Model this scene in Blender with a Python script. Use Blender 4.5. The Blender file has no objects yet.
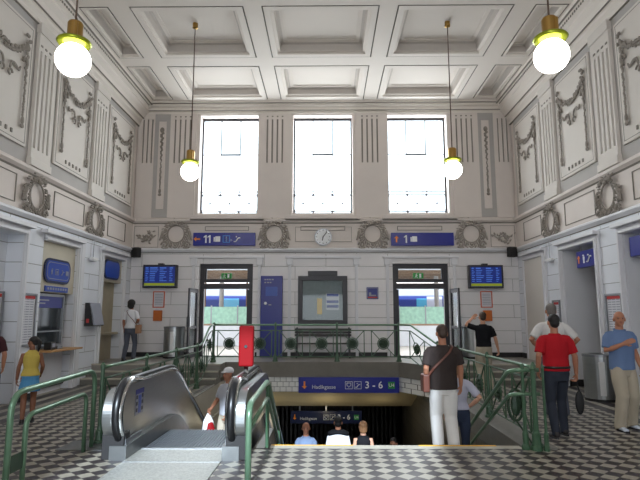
import bpy, bmesh, math, random
from math import pi, sin, cos, tan, atan, atan2, radians, sqrt, hypot
from mathutils import Vector, Matrix
random.seed(7)
scn = bpy.context.scene
COL = scn.collection

# ------------------------------------------------------------------ camera
F = 525.0                       # focal length in pixels of a 640 px wide frame
TH = atan(76 / F)               # camera looks up 8.2 degrees
YA = atan(6 / F * cos(TH))      # and a touch to the left
cam_d = bpy.data.cameras.new('camera')
cam_d.sensor_width = 36; cam_d.lens = F / 640 * 36; cam_d.clip_end = 500
cam = bpy.data.objects.new('camera', cam_d); COL.objects.link(cam)
cam.location = (0, 0, 1.67); cam.rotation_euler = (pi / 2 + TH, 0, YA)
scn.camera = cam

# ------------------------------------------------------------------ world, exposure
w = bpy.data.worlds.new('world'); scn.world = w; w.use_nodes = True
bg = w.node_tree.nodes['Background']
bg.inputs[0].default_value = (0.86, 0.93, 1.0, 1); bg.inputs[1].default_value = 3.2
scn.view_settings.view_transform = 'Standard'
scn.view_settings.look = 'None'
scn.view_settings.exposure = 0.34
scn.view_settings.gamma = 1.0
scn.view_settings.use_curve_mapping = False
scn.cycles.max_bounces = 7
scn.cycles.diffuse_bounces = 5
scn.cycles.glossy_bounces = 3
scn.cycles.transmission_bounces = 4
scn.cycles.transparent_max_bounces = 8
scn.cycles.sample_clamp_indirect = 6
scn.cycles.caustics_reflective = False
scn.cycles.caustics_refractive = False
scn.cycles.use_denoising = True

def area(name, loc, rot, sx, sy, power, color=(1, 1, 1), spread=180):
    d = bpy.data.lights.new(name, 'AREA'); d.shape = 'RECTANGLE'; d.size = sx; d.size_y = sy
    d.energy = power; d.color = color; d.spread = radians(spread)
    o = bpy.data.objects.new(name, d); COL.objects.link(o)
    o.location = loc; o.rotation_euler = rot
    return o

# daylight entering through the three high windows of the platform side
for i, (a, b) in enumerate(((-4.02, -2.15), (-1.04, 0.85), (1.97, 3.86))):
    area('daylight_window', ((a + b) / 2, 16.75, 6.47), (radians(-90), 0, 0), b - a, 3.2, 165, (0.97, 0.98, 1.0))
# daylight through the open platform doors
for a, b in ((-3.7, -2.3), (2.1, 3.65)):
    area('daylight_door', ((a + b) / 2, 17.4, 2.2), (radians(-90), 0, 0), b - a, 1.8, 14, (0.97, 0.98, 1.0))
# daylight fill from behind the camera: an added upper opening and the entrance
for cx in (-1.15,):
    area('fill_street_opening', (cx, -4.45, 6.2), (radians(90), 0, 0), 4.2, 3.5, 85, (1.0, 0.985, 0.96))
area('daylight_entrance', (-0.1, -4.45, 1.6), (radians(90), 0, 0), 5.0, 2.8, 20, (0.93, 0.96, 1.0))
# bluish sun through the added front opening, shaped to light the stair head
sun_d = bpy.data.lights.new('sun', 'SUN'); sun_d.energy = 6.5; sun_d.angle = radians(1.2); sun_d.color = (0.74, 0.87, 1.0)
sun = bpy.data.objects.new('sun', sun_d); COL.objects.link(sun)
SUN_DIR = Vector((0.04, 1.0, -0.56)).normalized()
sun.rotation_euler = SUN_DIR.to_track_quat('-Z', 'Y').to_euler()
sun.location = (0, -8, 9)

# ------------------------------------------------------------------ materials
def lin(c):
    return tuple((v / 255 / 12.92) if v / 255 <= 0.04045 else ((v / 255 + 0.055) / 1.055) ** 2.4 for v in c)

def mat(name, rgb, rough=0.6, metal=0.0, var=0.08, nscale=6.0, bump=0.0, bscale=40.0, spec=0.5, stretch=None, emit=None, estr=0):
    m = bpy.data.materials.new(name); m.use_nodes = True
    nt = m.node_tree; N = nt.nodes; L = nt.links; b = N['Principled BSDF']
    c = lin(rgb)
    b.inputs['Roughness'].default_value = rough; b.inputs['Metallic'].default_value = metal
    b.inputs['Specular IOR Level'].default_value = spec
    tc = N.new('ShaderNodeTexCoord')
    vec = tc.outputs['Object']
    if stretch:
        mp = N.new('ShaderNodeMapping'); mp.inputs['Scale'].default_value = stretch
        L.new(vec, mp.inputs['Vector']); vec = mp.outputs['Vector']
    no = N.new('ShaderNodeTexNoise'); no.inputs['Scale'].default_value = nscale; no.inputs['Detail'].default_value = 4
    L.new(vec, no.inputs['Vector'])
    mx = N.new('ShaderNodeMix'); mx.data_type = 'RGBA'
    mx.inputs['A'].default_value = (*[v * (1 - var) for v in c], 1)
    mx.inputs['B'].default_value = (*[min(1, v * (1 + var)) for v in c], 1)
    L.new(no.outputs['Fac'], mx.inputs['Factor'])
    L.new(mx.outputs['Result'], b.inputs['Base Color'])
    if bump:
        n2 = N.new('ShaderNodeTexNoise'); n2.inputs['Scale'].default_value = bscale; n2.inputs['Detail'].default_value = 3
        L.new(vec, n2.inputs['Vector'])
        bp = N.new('ShaderNodeBump'); bp.inputs['Strength'].default_value = bump; bp.inputs['Distance'].default_value = 0.02
        L.new(n2.outputs['Fac'], bp.inputs['Height']); L.new(bp.outputs['Normal'], b.inputs['Normal'])
    if emit:
        b.inputs['Emission Color'].default_value = (*lin(emit), 1); b.inputs['Emission Strength'].default_value = estr
    return m

def mnode(nt, op, a, b=None, c=None):
    n = nt.nodes.new('ShaderNodeMath'); n.operation = op
    for i, v in enumerate((a, b, c)):
        if v is None: continue
        if isinstance(v, (int, float)): n.inputs[i].default_value = v
        else: nt.links.new(v, n.inputs[i])
    return n.outputs[0]

def brick_mat(name, rgb, axis, bw, bh, mortar_rgb, msize=0.012, rough=0.5, offz=0.0, dirt=0.12, var=0.04, offset=0.5):
    """painted blocks or glazed tiles; axis is the horizontal world axis the wall runs along"""
    m = bpy.data.materials.new(name); m.use_nodes = True
    nt = m.node_tree; N = nt.nodes; L = nt.links; b = N['Principled BSDF']
    g = N.new('ShaderNodeNewGeometry'); s = N.new('ShaderNodeSeparateXYZ'); L.new(g.outputs['Position'], s.inputs[0])
    cb = N.new('ShaderNodeCombineXYZ')
    if axis == 'XY':
        u = mnode(nt, 'ADD', s.outputs['X'], s.outputs['Y'])
    else:
        u = s.outputs[axis]
    L.new(u, cb.inputs['X']); L.new(mnode(nt, 'SUBTRACT', s.outputs['Z'], offz), cb.inputs['Y'])
    br = N.new('ShaderNodeTexBrick'); L.new(cb.outputs[0], br.inputs['Vector'])
    c = lin(rgb)
    br.inputs['Color1'].default_value = (*[v * (1 - var) for v in c], 1); br.inputs['Color2'].default_value = (*c, 1)
    br.inputs['Mortar'].default_value = (*lin(mortar_rgb), 1)
    br.inputs['Scale'].default_value = 1; br.inputs['Brick Width'].default_value = bw; br.inputs['Row Height'].default_value = bh
    br.inputs['Mortar Size'].default_value = msize; br.inputs['Mortar Smooth'].default_value = 0.3; br.offset = offset
    no = N.new('ShaderNodeTexNoise'); no.inputs['Scale'].default_value = 1.3; no.inputs['Detail'].default_value = 6
    L.new(g.outputs['Position'], no.inputs['Vector'])
    mx = N.new('ShaderNodeMix'); mx.data_type = 'RGBA'; mx.blend_type = 'MULTIPLY'
    rp = N.new('ShaderNodeMapRange'); rp.inputs['To Min'].default_value = 1 - dirt; rp.inputs['To Max'].default_value = 1.0
    L.new(no.outputs['Fac'], rp.inputs['Value'])
    mx.inputs['Factor'].default_value = 1
    L.new(br.outputs['Color'], mx.inputs['A']); L.new(rp.outputs[0], mx.inputs['B'])
    L.new(mx.outputs['Result'], b.inputs['Base Color'])
    bp = N.new('ShaderNodeBump'); bp.inputs['Strength'].default_value = 0.6; bp.inputs['Distance'].default_value = 0.02; bp.invert = True
    L.new(br.outputs['Fac'], bp.inputs['Height']); L.new(bp.outputs['Normal'], b.inputs['Normal'])
    b.inputs['Roughness'].default_value = rough
    return m

def floor_mat():
    m = bpy.data.materials.new('checker_tiles'); m.use_nodes = True
    nt = m.node_tree; N = nt.nodes; L = nt.links; b = N['Principled BSDF']
    g = N.new('ShaderNodeNewGeometry'); s = N.new('ShaderNodeSeparateXYZ'); L.new(g.outputs['Position'], s.inputs[0])
    X, Y = s.outputs['X'], s.outputs['Y']
    k = 1 / (0.212)
    u = mnode(nt, 'MULTIPLY', mnode(nt, 'ADD', X, Y), k); v = mnode(nt, 'MULTIPLY', mnode(nt, 'SUBTRACT', X, Y), k)
    fu = mnode(nt, 'FLOOR', u); fv = mnode(nt, 'FLOOR', v)
    chk = mnode(nt, 'FLOORED_MODULO', mnode(nt, 'ADD', fu, fv), 2.0)
    # joint lines
    def joint(t):
        fr = mnode(nt, 'FRACT', t); d = mnode(nt, 'MINIMUM', fr, mnode(nt, 'SUBTRACT', 1.0, fr)); return mnode(nt, 'LESS_THAN', d, 0.02)
    jt = mnode(nt, 'MAXIMUM', joint(u), joint(v))
    # border of plain bands along the side walls
    ax = mnode(nt, 'ABSOLUTE', mnode(nt, 'ADD', X, 0.07))
    inb = mnode(nt, 'GREATER_THAN', ax, 5.0)
    band = mnode(nt, 'GREATER_THAN', mnode(nt, 'FRACT', mnode(nt, 'MULTIPLY', mnode(nt, 'SUBTRACT', ax, 5.0), 2.7)), 0.6)
    pat = mnode(nt, 'ADD', mnode(nt, 'MULTIPLY', chk, mnode(nt, 'SUBTRACT', 1.0, inb)), mnode(nt, 'MULTIPLY', band, inb))
    wn = N.new('ShaderNodeTexWhiteNoise'); wn.noise_dimensions = '2D'
    cb = N.new('ShaderNodeCombineXYZ'); L.new(fu, cb.inputs[0]); L.new(fv, cb.inputs[1]); L.new(cb.outputs[0], wn.inputs['Vector'])
    no = N.new('ShaderNodeTexNoise'); no.inputs['Scale'].default_value = 2.2; no.inputs['Detail'].default_value = 6
    L.new(g.outputs['Position'], no.inputs['Vector'])
    mx = N.new('ShaderNodeMix'); mx.data_type = 'RGBA'
    mx.inputs['A'].default_value = (*lin((58, 52, 54)), 1); mx.inputs['B'].default_value = (*lin((158, 152, 138)), 1)
    L.new(pat, mx.inputs['Factor'])
    m2 = N.new('ShaderNodeMix'); m2.data_type = 'RGBA'; m2.blend_type = 'MULTIPLY'; m2.inputs['Factor'].default_value = 1
    t = mnode(nt, 'ADD', mnode(nt, 'MULTIPLY', wn.outputs['Value'], 0.14), mnode(nt, 'ADD', mnode(nt, 'MULTIPLY', no.outputs['Fac'], 0.35), 0.68))
    L.new(mx.outputs['Result'], m2.inputs['A']); L.new(t, m2.inputs['B'])
    m3 = N.new('ShaderNodeMix'); m3.data_type = 'RGBA'; m3.inputs['B'].default_value = (*lin((70, 66, 62)), 1)
    L.new(jt, m3.inputs['Factor']); L.new(m2.outputs['Result'], m3.inputs['A'])
    L.new(m3.outputs['Result'], b.inputs['Base Color'])
    rr = N.new('ShaderNodeMapRange'); rr.inputs['To Min'].default_value = 0.28; rr.inputs['To Max'].default_value = 0.5
    L.new(no.outputs['Fac'], rr.inputs['Value']); L.new(rr.outputs[0], b.inputs['Roughness'])
    b.inputs['Specular IOR Level'].default_value = 0.4
    return m

M = {}
M['upper'] = mat('plaster_upper', (218, 209, 203), 0.8, var=0.07, nscale=1.5, bump=0.05, bscale=8)
M['panel'] = mat('plaster_panel', (212, 206, 199), 0.8, var=0.05, nscale=1.0)
M['field'] = mat('plaster_field', (178, 174, 171), 0.85, var=0.08, nscale=2.5, bump=0.1, bscale=60)
M['darkline'] = mat('plaster_dark_line', (138, 133, 125), 0.9, var=0.1)  # darker tone for thin lines, grooves, flute backs, dentils and frames
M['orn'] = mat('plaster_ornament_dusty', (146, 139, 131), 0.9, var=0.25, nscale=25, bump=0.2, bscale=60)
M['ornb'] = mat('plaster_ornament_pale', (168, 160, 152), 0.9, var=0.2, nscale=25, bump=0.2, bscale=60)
M['ceil'] = mat('plaster_ceiling', (226, 219, 211), 0.8, var=0.04, nscale=0.8)
M['ceil_shade'] = mat('plaster_ceiling_riser_shade', (196, 189, 182), 0.8, var=0.05)  # darker copy of the ceiling plaster: riser shade put into the colour
M['low_x'] = brick_mat('painted_blocks_back', (238, 235, 236), 'X', 1.9, 0.39, (165, 163, 160), 0.008, 0.45, 0.45)
M['low_y'] = brick_mat('painted_blocks_side', (230, 233, 240), 'Y', 1.4, 0.39, (160, 160, 162), 0.009, 0.45, 0.0)
M['trimw'] = mat('painted_trim', (220, 220, 224), 0.45, var=0.04, nscale=2)
M['beige'] = mat('beige_board', (192, 184, 165), 0.6, var=0.1, nscale=2.5)
M['dirtyw'] = mat('dirty_beige_wall', (170, 160, 138), 0.8, var=0.22, nscale=2.2)
M['floor'] = floor_mat()
M['stone'] = mat('grey_stone', (120, 117, 110), 0.7, var=0.18, nscale=9, bump=0.15, bscale=50)
M['palestone'] = mat('pale_stone', (178, 172, 158), 0.6, var=0.12, nscale=5)
M['concrete'] = mat('concrete', (122, 118, 110), 0.85, var=0.2, nscale=4, bump=0.2, bscale=30)
M['tilew'] = brick_mat('white_glazed_tiles', (244, 243, 238), 'XY', 0.16, 0.13, (88, 86, 80), 0.006, 0.25, -0.33 + 0.0, 0.08, 0.05)
M['soffit'] = mat('soffit_beige', (188, 174, 138), 0.7, var=0.1, nscale=2)
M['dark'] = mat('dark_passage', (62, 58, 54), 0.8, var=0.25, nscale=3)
M['bars'] = mat('dark_bars', (34, 33, 33), 0.5, var=0.2)
M['yellow'] = mat('yellow_line', (226, 172, 40), 0.6, var=0.1)
M['black'] = mat('black_base', (34, 33, 34), 0.5, var=0.1)
M['frame'] = mat('dark_window_frame', (46, 44, 50), 0.45, var=0.1)
M['framel'] = mat('window_lattice', (80, 80, 86), 0.5, var=0.1)
M['green'] = mat('green_rail_paint', (66, 96, 72), 0.38, var=0.18, nscale=12, bump=0.05)
M['greend'] = mat('green_iron_dark', (44, 66, 48), 0.45, var=0.25, nscale=16, bump=0.1)
M['greenp'] = mat('green_rail_polished', (104, 136, 110), 0.28, 0.35, var=0.15, nscale=10)
M['steel'] = mat('brushed_steel', (170, 172, 172), 0.3, 0.9, var=0.12, nscale=3, bump=0.05, bscale=6, stretch=(1, 1, 14))
M['steeld'] = mat('dull_steel', (120, 122, 122), 0.42, 0.85, var=0.15, nscale=7)
M['chrome'] = mat('chrome', (205, 207, 208), 0.16, 1.0, var=0.03)
M['rubber'] = mat('black_rubber', (20, 20, 22), 0.35, var=0.1)
M['treads'] = mat('escalator_treads', (128, 134, 142), 0.38, 0.7, var=0.2, nscale=8, bump=0.2, bscale=50)
M['comb'] = mat('comb_plate', (200, 202, 198), 0.38, 0.75, var=0.45, nscale=38, bump=0.5, bscale=90)
M['blue'] = mat('sign_blue', (28, 36, 128), 0.35, var=0.05, nscale=3)
M['bluel'] = mat('sign_blue_lit', (28, 36, 126), 0.35, var=0.04, emit=(22, 32, 122), estr=0.07)
M['white'] = mat('sign_white', (236, 238, 240), 0.5, var=0.02)
M['orange'] = mat('sign_orange', (240, 140, 40), 0.5, var=0.03)
M['skyb'] = mat('sign_sky_blue', (70, 150, 225), 0.5, var=0.03)
M['ugreen'] = mat('sign_green', (40, 150, 70), 0.5, var=0.03)
M['oval'] = mat('enamel_blue', (28, 68, 165), 0.3, var=0.06)
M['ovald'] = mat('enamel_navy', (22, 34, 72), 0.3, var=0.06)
M['brass'] = mat('brass', (176, 140, 78), 0.3, 0.9, var=0.15)
M['brassg'] = mat('brass_dish', (150, 160, 40), 0.3, 0.7, var=0.1)
M['globe'] = mat('opal_glass', (255, 255, 250), 0.4, var=0.0, emit=(255, 250, 238), estr=9)
M['cord'] = mat('brown_cord', (92, 74, 62), 0.6)
M['screen'] = mat('screen_blue', (10, 20, 60), 0.3, var=0.0, emit=(20, 44, 130), estr=0.45)
M['screent'] = mat('screen_text', (60, 100, 180), 0.3, var=0.0, emit=(90, 130, 210), estr=0.4)
M['screeny'] = mat('screen_yellow', (100, 110, 20), 0.3, var=0.0, emit=(130, 140, 30), estr=0.5)
M['paper'] = mat('paper', (214, 214, 220), 0.7, var=0.03)
M['print'] = mat('print_grey', (150, 152, 165), 0.7, var=0.05)
M['printb'] = mat('print_blue', (60, 80, 160), 0.7, var=0.05)
M['printr'] = mat('print_red', (190, 60, 60), 0.7, var=0.05)
M['printy'] = mat('print_yellow', (235, 190, 60), 0.7, var=0.05)
M['mapp'] = mat('map_print', (142, 152, 156), 0.6, var=0.3, nscale=14)
M['orangef'] = mat('orange_frame', (205, 96, 62), 0.5)
M['orangeb'] = mat('orange_box', (196, 104, 40), 0.5)
M['redbox'] = mat('red_enamel', (138, 16, 22), 0.6, var=0.08, spec=0.15)
M['wood'] = mat('wood_counter', (176, 132, 82), 0.45, var=0.15, nscale=10, stretch=(1, 1, 6))
M['bench'] = mat('bench_dark', (52, 44, 42), 0.5, var=0.1)
M['aluf'] = mat('aluminium_frame', (150, 152, 156), 0.35, 0.8)
M['plast'] = mat('plastic_white', (226, 226, 226), 0.4)
M['train'] = mat('train_blue', (20, 38, 104), 0.35, var=0.06)
M['trainr'] = mat('train_roof', (205, 208, 212), 0.4)
M['teal'] = mat('tinted_glass_teal', (60, 130, 160), 0.15, var=0.05)
M['fence'] = mat('fence_glass_green', (150, 190, 170), 0.3, var=0.4, nscale=7)
M['canopyd'] = mat('canopy_dark', (84, 66, 54), 0.7, var=0.2)
M['canopy'] = mat('canopy_boards', (150, 122, 98), 0.7, var=0.1)
M['landing'] = mat('landing_stone', (142, 138, 131), 0.32, var=0.15, nscale=5)
M['roofg'] = mat('train_roof_grey', (120, 122, 128), 0.6)
M['pave'] = mat('platform_paving', (196, 190, 182), 0.8, var=0.08)
M['post'] = mat('post_grey', (176, 172, 168), 0.5)
M['dglass'] = mat('dark_glass', (30, 38, 42), 0.08, var=0.1)
def glass_mat(name, tint=(0.92, 0.95, 0.96), k=0.08):
    m = bpy.data.materials.new(name); m.use_nodes = True
    nt = m.node_tree; N = nt.nodes; L = nt.links; N.remove(N['Principled BSDF'])
    t = N.new('ShaderNodeBsdfTransparent'); t.inputs[0].default_value = (*tint, 1)
    gl = N.new('ShaderNodeBsdfGlossy'); gl.inputs['Roughness'].default_value = 0.03
    mx = N.new('ShaderNodeMixShader'); mx.inputs[0].default_value = k
    L.new(t.outputs[0], mx.inputs[1]); L.new(gl.outputs[0], mx.inputs[2]); L.new(mx.outputs[0], N['Material Output'].inputs[0])
    return m
M['glass'] = glass_mat('clear_glass')
M['glassm'] = glass_mat('case_glass', (0.9, 0.92, 0.92), 0.02)

# ------------------------------------------------------------------ mesh building
class MB:
    def __init__(s): s.v = []; s.f = []
    def add(s, vs, fs):
        n = len(s.v); s.v += [tuple(p) for p in vs]; s.f += [tuple(i + n for i in f) for f in fs]; return s
    def box(s, x0, x1, y0, y1, z0, z1):
        if x0 > x1: x0, x1 = x1, x0
        if y0 > y1: y0, y1 = y1, y0
        if z0 > z1: z0, z1 = z1, z0
        return s.add([(x0, y0, z0), (x1, y0, z0), (x1, y1, z0), (x0, y1, z0), (x0, y0, z1), (x1, y0, z1), (x1, y1, z1), (x0, y1, z1)],
              [(0, 3, 2, 1), (4, 5, 6, 7), (0, 1, 5, 4), (1, 2, 6, 5), (2, 3, 7, 6), (3, 0, 4, 7)])
    def prism(s, poly, axis, a, b):
        """poly: 2-D outline (counter-clockwise); axis: direction it is pushed along"""
        n = len(poly)
        def P(p, t):
            return {'X': (t, p[0], p[1]), 'Y': (p[0], t, p[1]), 'Z': (p[0], p[1], t)}[axis]
        vs = [P(p, a) for p in poly] + [P(p, b) for p in poly]
        fs = [tuple(range(n))[::-1], tuple(range(n, 2 * n))] + [(i, (i + 1) % n, (i + 1) % n + n, i + n) for i in range(n)]
        return s.add(vs, fs)
    def tube(s, pts, rad, seg=8, hint=None, cap=True, closed=False):
        pts = [Vector(p) for p in pts]; n = len(pts)
        R = rad if isinstance(rad, (list,)) else [rad] * n
        rings = []; prev = None
        for i, p in enumerate(pts):
            if closed: t = pts[(i + 1) % n] - pts[i - 1]
            else: t = pts[min(i + 1, n - 1)] - pts[max(i - 1, 0)]
            if t.length < 1e-9: t = Vector((0, 0, 1))
            t.normalize()
            h = Vector(hint) if hint is not None else (prev if prev is not None else (Vector((0, 0, 1)) if abs(t.z) < 0.9 else Vector((1, 0, 0))))
            a = h - h.dot(t) * t
            if a.length < 1e-4: a = Vector((0, 1, 0)) - t.y * t
            a.normalize(); prev = a; b = t.cross(a)
            r = R[i]; ra, rb = r if isinstance(r, tuple) else (r, r)
            rings.append([p + a * ra * cos(2 * pi * k / seg) + b * rb * sin(2 * pi * k / seg) for k in range(seg)])
        vs = [q for r in rings for q in r]; fs = []
        m = n if closed else n - 1
        for i in range(m):
            for k in range(seg):
                a0 = i * seg + k; a1 = i * seg + (k + 1) % seg; j = (i + 1) % n
                fs.append((a0, a1, j * seg + (k + 1) % seg, j * seg + k))
        if cap and not closed:
            fs.append(tuple(range(seg))[::-1]); fs.append(tuple((n - 1) * seg + k for k in range(seg)))
        return s.add(vs, fs)
    def limb(s, pts, rad, seg=12, hint=None):
        """a tube with rounded ends"""
        pts = [Vector(p) for p in pts]; rad = [r if isinstance(r, tuple) else (r, r) for r in rad]
        def endp(p, q, r):
            d = (p - q).normalized(); k = min(r)
            return [(p + d * k * 0.85, (r[0] * 0.45, r[1] * 0.45)), (p + d * k * 0.5, (r[0] * 0.83, r[1] * 0.83))]
        a = endp(pts[0], pts[1], rad[0]); b = endp(pts[-1], pts[-2], rad[-1])[::-1]
        P = [x[0] for x in a] + pts + [x[0] for x in b]; R = [x[1] for x in a] + rad + [x[1] for x in b]
        return s.tube(P, R, seg, hint)
    def lathe(s, prof, seg=16, c=(0, 0, 0), axis='Z'):
        """prof: list of (radius, height)"""
        vs = []; fs = []; n = len(prof)
        for r, h in prof:
            for k in range(seg):
                a = 2 * pi * k / seg; x, y = r * cos(a), r * sin(a)
                p = {'Z': (x, y, h), 'Y': (x, h, y), 'X': (h, x, y)}[axis]
                vs.append((p[0] + c[0], p[1] + c[1], p[2] + c[2]))
        for i in range(n - 1):
            for k in range(seg):
                fs.append((i * seg + k, i * seg + (k + 1) % seg, (i + 1) * seg + (k + 1) % seg, (i + 1) * seg + k))
        fs.append(tuple(range(seg))[::-1]); fs.append(tuple((n - 1) * seg + k for k in range(seg)))
        return s.add(vs, fs)
    def ball(s, c, r, seg=8, rings=5, rot=None):
        rr = r if isinstance(r, tuple) else (r, r, r)
        vs = []; fs = []
        for i in range(1, rings):
            th = pi * i / rings
            for k in range(seg):
                a = 2 * pi * k / seg
                vs.append(Vector((rr[0] * sin(th) * cos(a), rr[1] * sin(th) * sin(a), rr[2] * cos(th))))
        vs.append(Vector((0, 0, rr[2]))); vs.append(Vector((0, 0, -rr[2])))
        if rot is not None: vs = [rot @ v for v in vs]
        c = Vector(c); vs = [v + c for v in vs]
        for i in range(rings - 2):
            for k in range(seg):
                fs.append((i * seg + k, (i + 1) * seg + k, (i + 1) * seg + (k + 1) % seg, i * seg + (k + 1) % seg))
        T = (rings - 1) * seg; B = T + 1
        for k in range(seg):
            fs.append((T, k, (k + 1) % seg)); fs.append((B, (rings - 2) * seg + (k + 1) % seg, (rings - 2) * seg + k))
        return s.add(vs, fs)
    def build(s, name, m, parent=None, smooth=False, bevel=0, off=None, recalc=True):
        me = bpy.data.meshes.new(name)
        o0 = Vector(off) if off is not None else Vector((0, 0, 0))
        me.from_pydata([tuple(Vector(p) - o0) for p in s.v], [], s.f)
        if recalc:
            bm = bmesh.new(); bm.from_mesh(me); bmesh.ops.recalc_face_normals(bm, faces=bm.faces); bm.to_mesh(me); bm.free()
        me.materials.append(M[m] if isinstance(m, str) else m)
        o = bpy.data.objects.new(name, me); COL.objects.link(o)
        if parent is not None: o.parent = parent
        elif off is not None: o.location = off
        if smooth:
            for p in me.polygons: p.use_smooth = True
        if bevel:
            b = o.modifiers.new('bevel', 'BEVEL'); b.width = bevel; b.segments = 2; b.limit_method = 'ANGLE'
        return o

def tag(o, label=None, cat=None, group=None, kind=None):
    if label: o['label'] = label
    if cat: o['category'] = cat
    if group: o['group'] = group
    if kind: o['kind'] = kind
    return o
def thing(name, loc, rz, label, cat, group=None):
    o = bpy.data.objects.new(name, None); COL.objects.link(o); o.empty_display_size = 0.1
    o.location = loc; o.rotation_euler = (0, 0, rz)
    return tag(o, label, cat, group)
def struct(name, mb, m, **k):
    return tag(mb.build(name, m, **k), kind='structure')
def dup(root, loc=None, rz=None, label=None, group=None):
    def cp(o, par):
        c = o.copy(); COL.objects.link(c)
        if par is not None: c.parent = par
        for ch in list(kids.get(o.name, [])): cp(ch, c)
        return c
    kids = {}
    def walk(o):
        kids[o.name] = list(o.children)
        for ch in o.children: walk(ch)
    walk(root)
    r = cp(root, None)
    if loc is not None: r.location = loc
    if rz is not None: r.rotation_euler = (0, 0, rz)
    if label: r['label'] = label
    if group: r['group'] = group
    return r
def text(s, size, m, name='lettering', parent=None, loc=(0, 0, 0), ax='L', bold=0.0):
    """raised letters facing local -Y"""
    c = bpy.data.curves.new(name, 'FONT'); c.body = s; c.size = size; c.extrude = 0.004; c.offset = bold
    c.align_x = {'L': 'LEFT', 'C': 'CENTER'}[ax]; c.align_y = 'CENTER'; c.resolution_u = 3
    t = bpy.data.objects.new('tmp', c); COL.objects.link(t)
    dg = bpy.context.evaluated_depsgraph_get(); me = bpy.data.meshes.new_from_object(t.evaluated_get(dg))
    bpy.data.objects.remove(t)
    me.transform(Matrix.Translation(loc) @ Matrix.Rotation(pi / 2, 4, 'X'))
    me.materials.clear(); me.materials.append(M[m])
    o = bpy.data.objects.new(name, me); COL.objects.link(o)
    if parent is not None: o.parent = parent
    return o

def slab(mb, axis, front, back, u0, u1, z0, z1, holes):
    """wall slab with rectangular holes; axis = normal axis ('Y' back wall or 'X' side wall); holes (u0,u1,z0,z1)"""
    us = sorted({u0, u1, *[h[0] for h in holes], *[h[1] for h in holes]}); us = [u for u in us if u0 - 1e-6 <= u <= u1 + 1e-6]
    zs = sorted({z0, z1, *[h[2] for h in holes], *[h[3] for h in holes]}); zs = [z for z in zs if z0 - 1e-6 <= z <= z1 + 1e-6]
    nu, nz = len(us) - 1, len(zs) - 1
    def solid(i, j):
        if i < 0 or j < 0 or i >= nu or j >= nz: return False
        cu, cz = (us[i] + us[i + 1]) / 2, (zs[j] + zs[j + 1]) / 2
        return not any(h[0] < cu < h[1] and h[2] < cz < h[3] for h in holes)
    def P(u, z, d): return (u, d, z) if axis == 'Y' else (d, u, z)
    for i in range(nu):
        for j in range(nz):
            if not solid(i, j): continue
            a, b, c, d = us[i], us[i + 1], zs[j], zs[j + 1]
            q = (0, 1, 2, 3)
            mb.add([P(a, c, front), P(b, c, front), P(b, d, front), P(a, d, front)], [q])
            mb.add([P(a, c, back), P(b, c, back), P(b, d, back), P(a, d, back)], [q])
            if not solid(i - 1, j): mb.add([P(a, c, front), P(a, d, front), P(a, d, back), P(a, c, back)], [q])
            if not solid(i + 1, j): mb.add([P(b, c, front), P(b, d, front), P(b, d, back), P(b, c, back)], [q])
            if not solid(i, j - 1): mb.add([P(a, c, front), P(b, c, front), P(b, c, back), P(a, c, back)], [q])
            if not solid(i, j + 1): mb.add([P(a, d, front), P(b, d, front), P(b, d, back), P(a, d, back)], [q])
    return mb

# ------------------------------------------------------------------ dimensions of the hall
XL, XR, YB, YF = -6.03, 5.90, 16.13, -4.0
ZC = 8.45          # underside of the ceiling beams
ZP = 0.45          # level of the platform landing at the back
ZF = 3.66          # cornice below the frieze
ZU = 4.62          # sill band above the frieze
WX = ((-4.02, -2.15), (-1.04, 0.85), (1.97, 3.86)); WZ = (4.86, 8.06)
DX = ((-3.90, -2.25), (2.05, 3.76)); DZ = (ZP, 3.27)
WL, WR = -2.70, 2.50     # sides of the stairwell
PIL = ((7.35, 8.10), (10.15, 10.90), (12.92, 13.67))   # pilasters of the side walls
BAYS = ((8.10, 10.15), (10.90, 12.92), (13.67, 15.85))

# ------------------------------------------------------------------ floors, steps, stairwell
fl = MB()
fl.box(XL - 1, XR + 1, YF, 6.95, -0.3, 0)
fl.box(-0.95, WR, 6.95, 7.0, -0.3, 0)
fl.box(XL - 1, WL, 6.95, 13.15, -0.3, 0); fl.box(WR + 0.42, XR + 1, 6.95, 13.15, -0.3, 0)
struct('floor', fl, 'floor')
cp = MB(); cp.box(WR, WR + 0.42, 6.95, 13.15, -0.3, 0.03); cp.box(WL - 0.06, WL + 0.0, 6.95, 13.15, -0.3, 0.02)
struct('trim_1', cp, 'stone', bevel=0.01)
hd = MB(); hd.box(-0.72, WR, 7.0, 7.16, -0.16, 0.004)
struct('trim_2', hd, 'palestone')
ye = MB(); ye.box(-0.72, 0.35, 7.135, 7.165, -0.02, 0.008); ye.box(1.2, 2.2, 7.12, 7.165, -0.02, 0.008)
struct('trim_3', ye, 'yellow')
# landing at platform level with its three steps on both sides
ld = MB()
ld.prism([(XL - 1, 13.75), (WL, 13.75), (WL, 14.40), (1.95, 14.40), (2.36, 13.75), (XR + 1, 13.75), (XR + 1, YB + 0.6), (XL - 1, YB + 0.6)], 'Z', 0.10, ZP)
struct('floor_landing', ld, 'landing')
st = MB()
for x0, x1 in ((XL - 1, WL), (2.72, XR + 1)):
    st.box(x0, x1, 13.15, 13.75, -0.3, 0.15); st.box(x0, x1, 13.45, 13.75, 0.15, 0.30)
    st.box(x0, x1, 13.75, 13.80, -0.3, 0.10)
struct('trim_4', st, 'stone')
no = MB()
for x0, x1 in ((XL - 1, WL), (2.72, XR + 1)):
    for k in range(3):
        y = 13.15 + 0.3 * k; z = 0.15 * (k + 1)
        no.box(x0, x1, y - 0.015, y + 0.06, z - 0.03, z + 0.004)
struct('trim_5', no, 'palestone')
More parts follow.
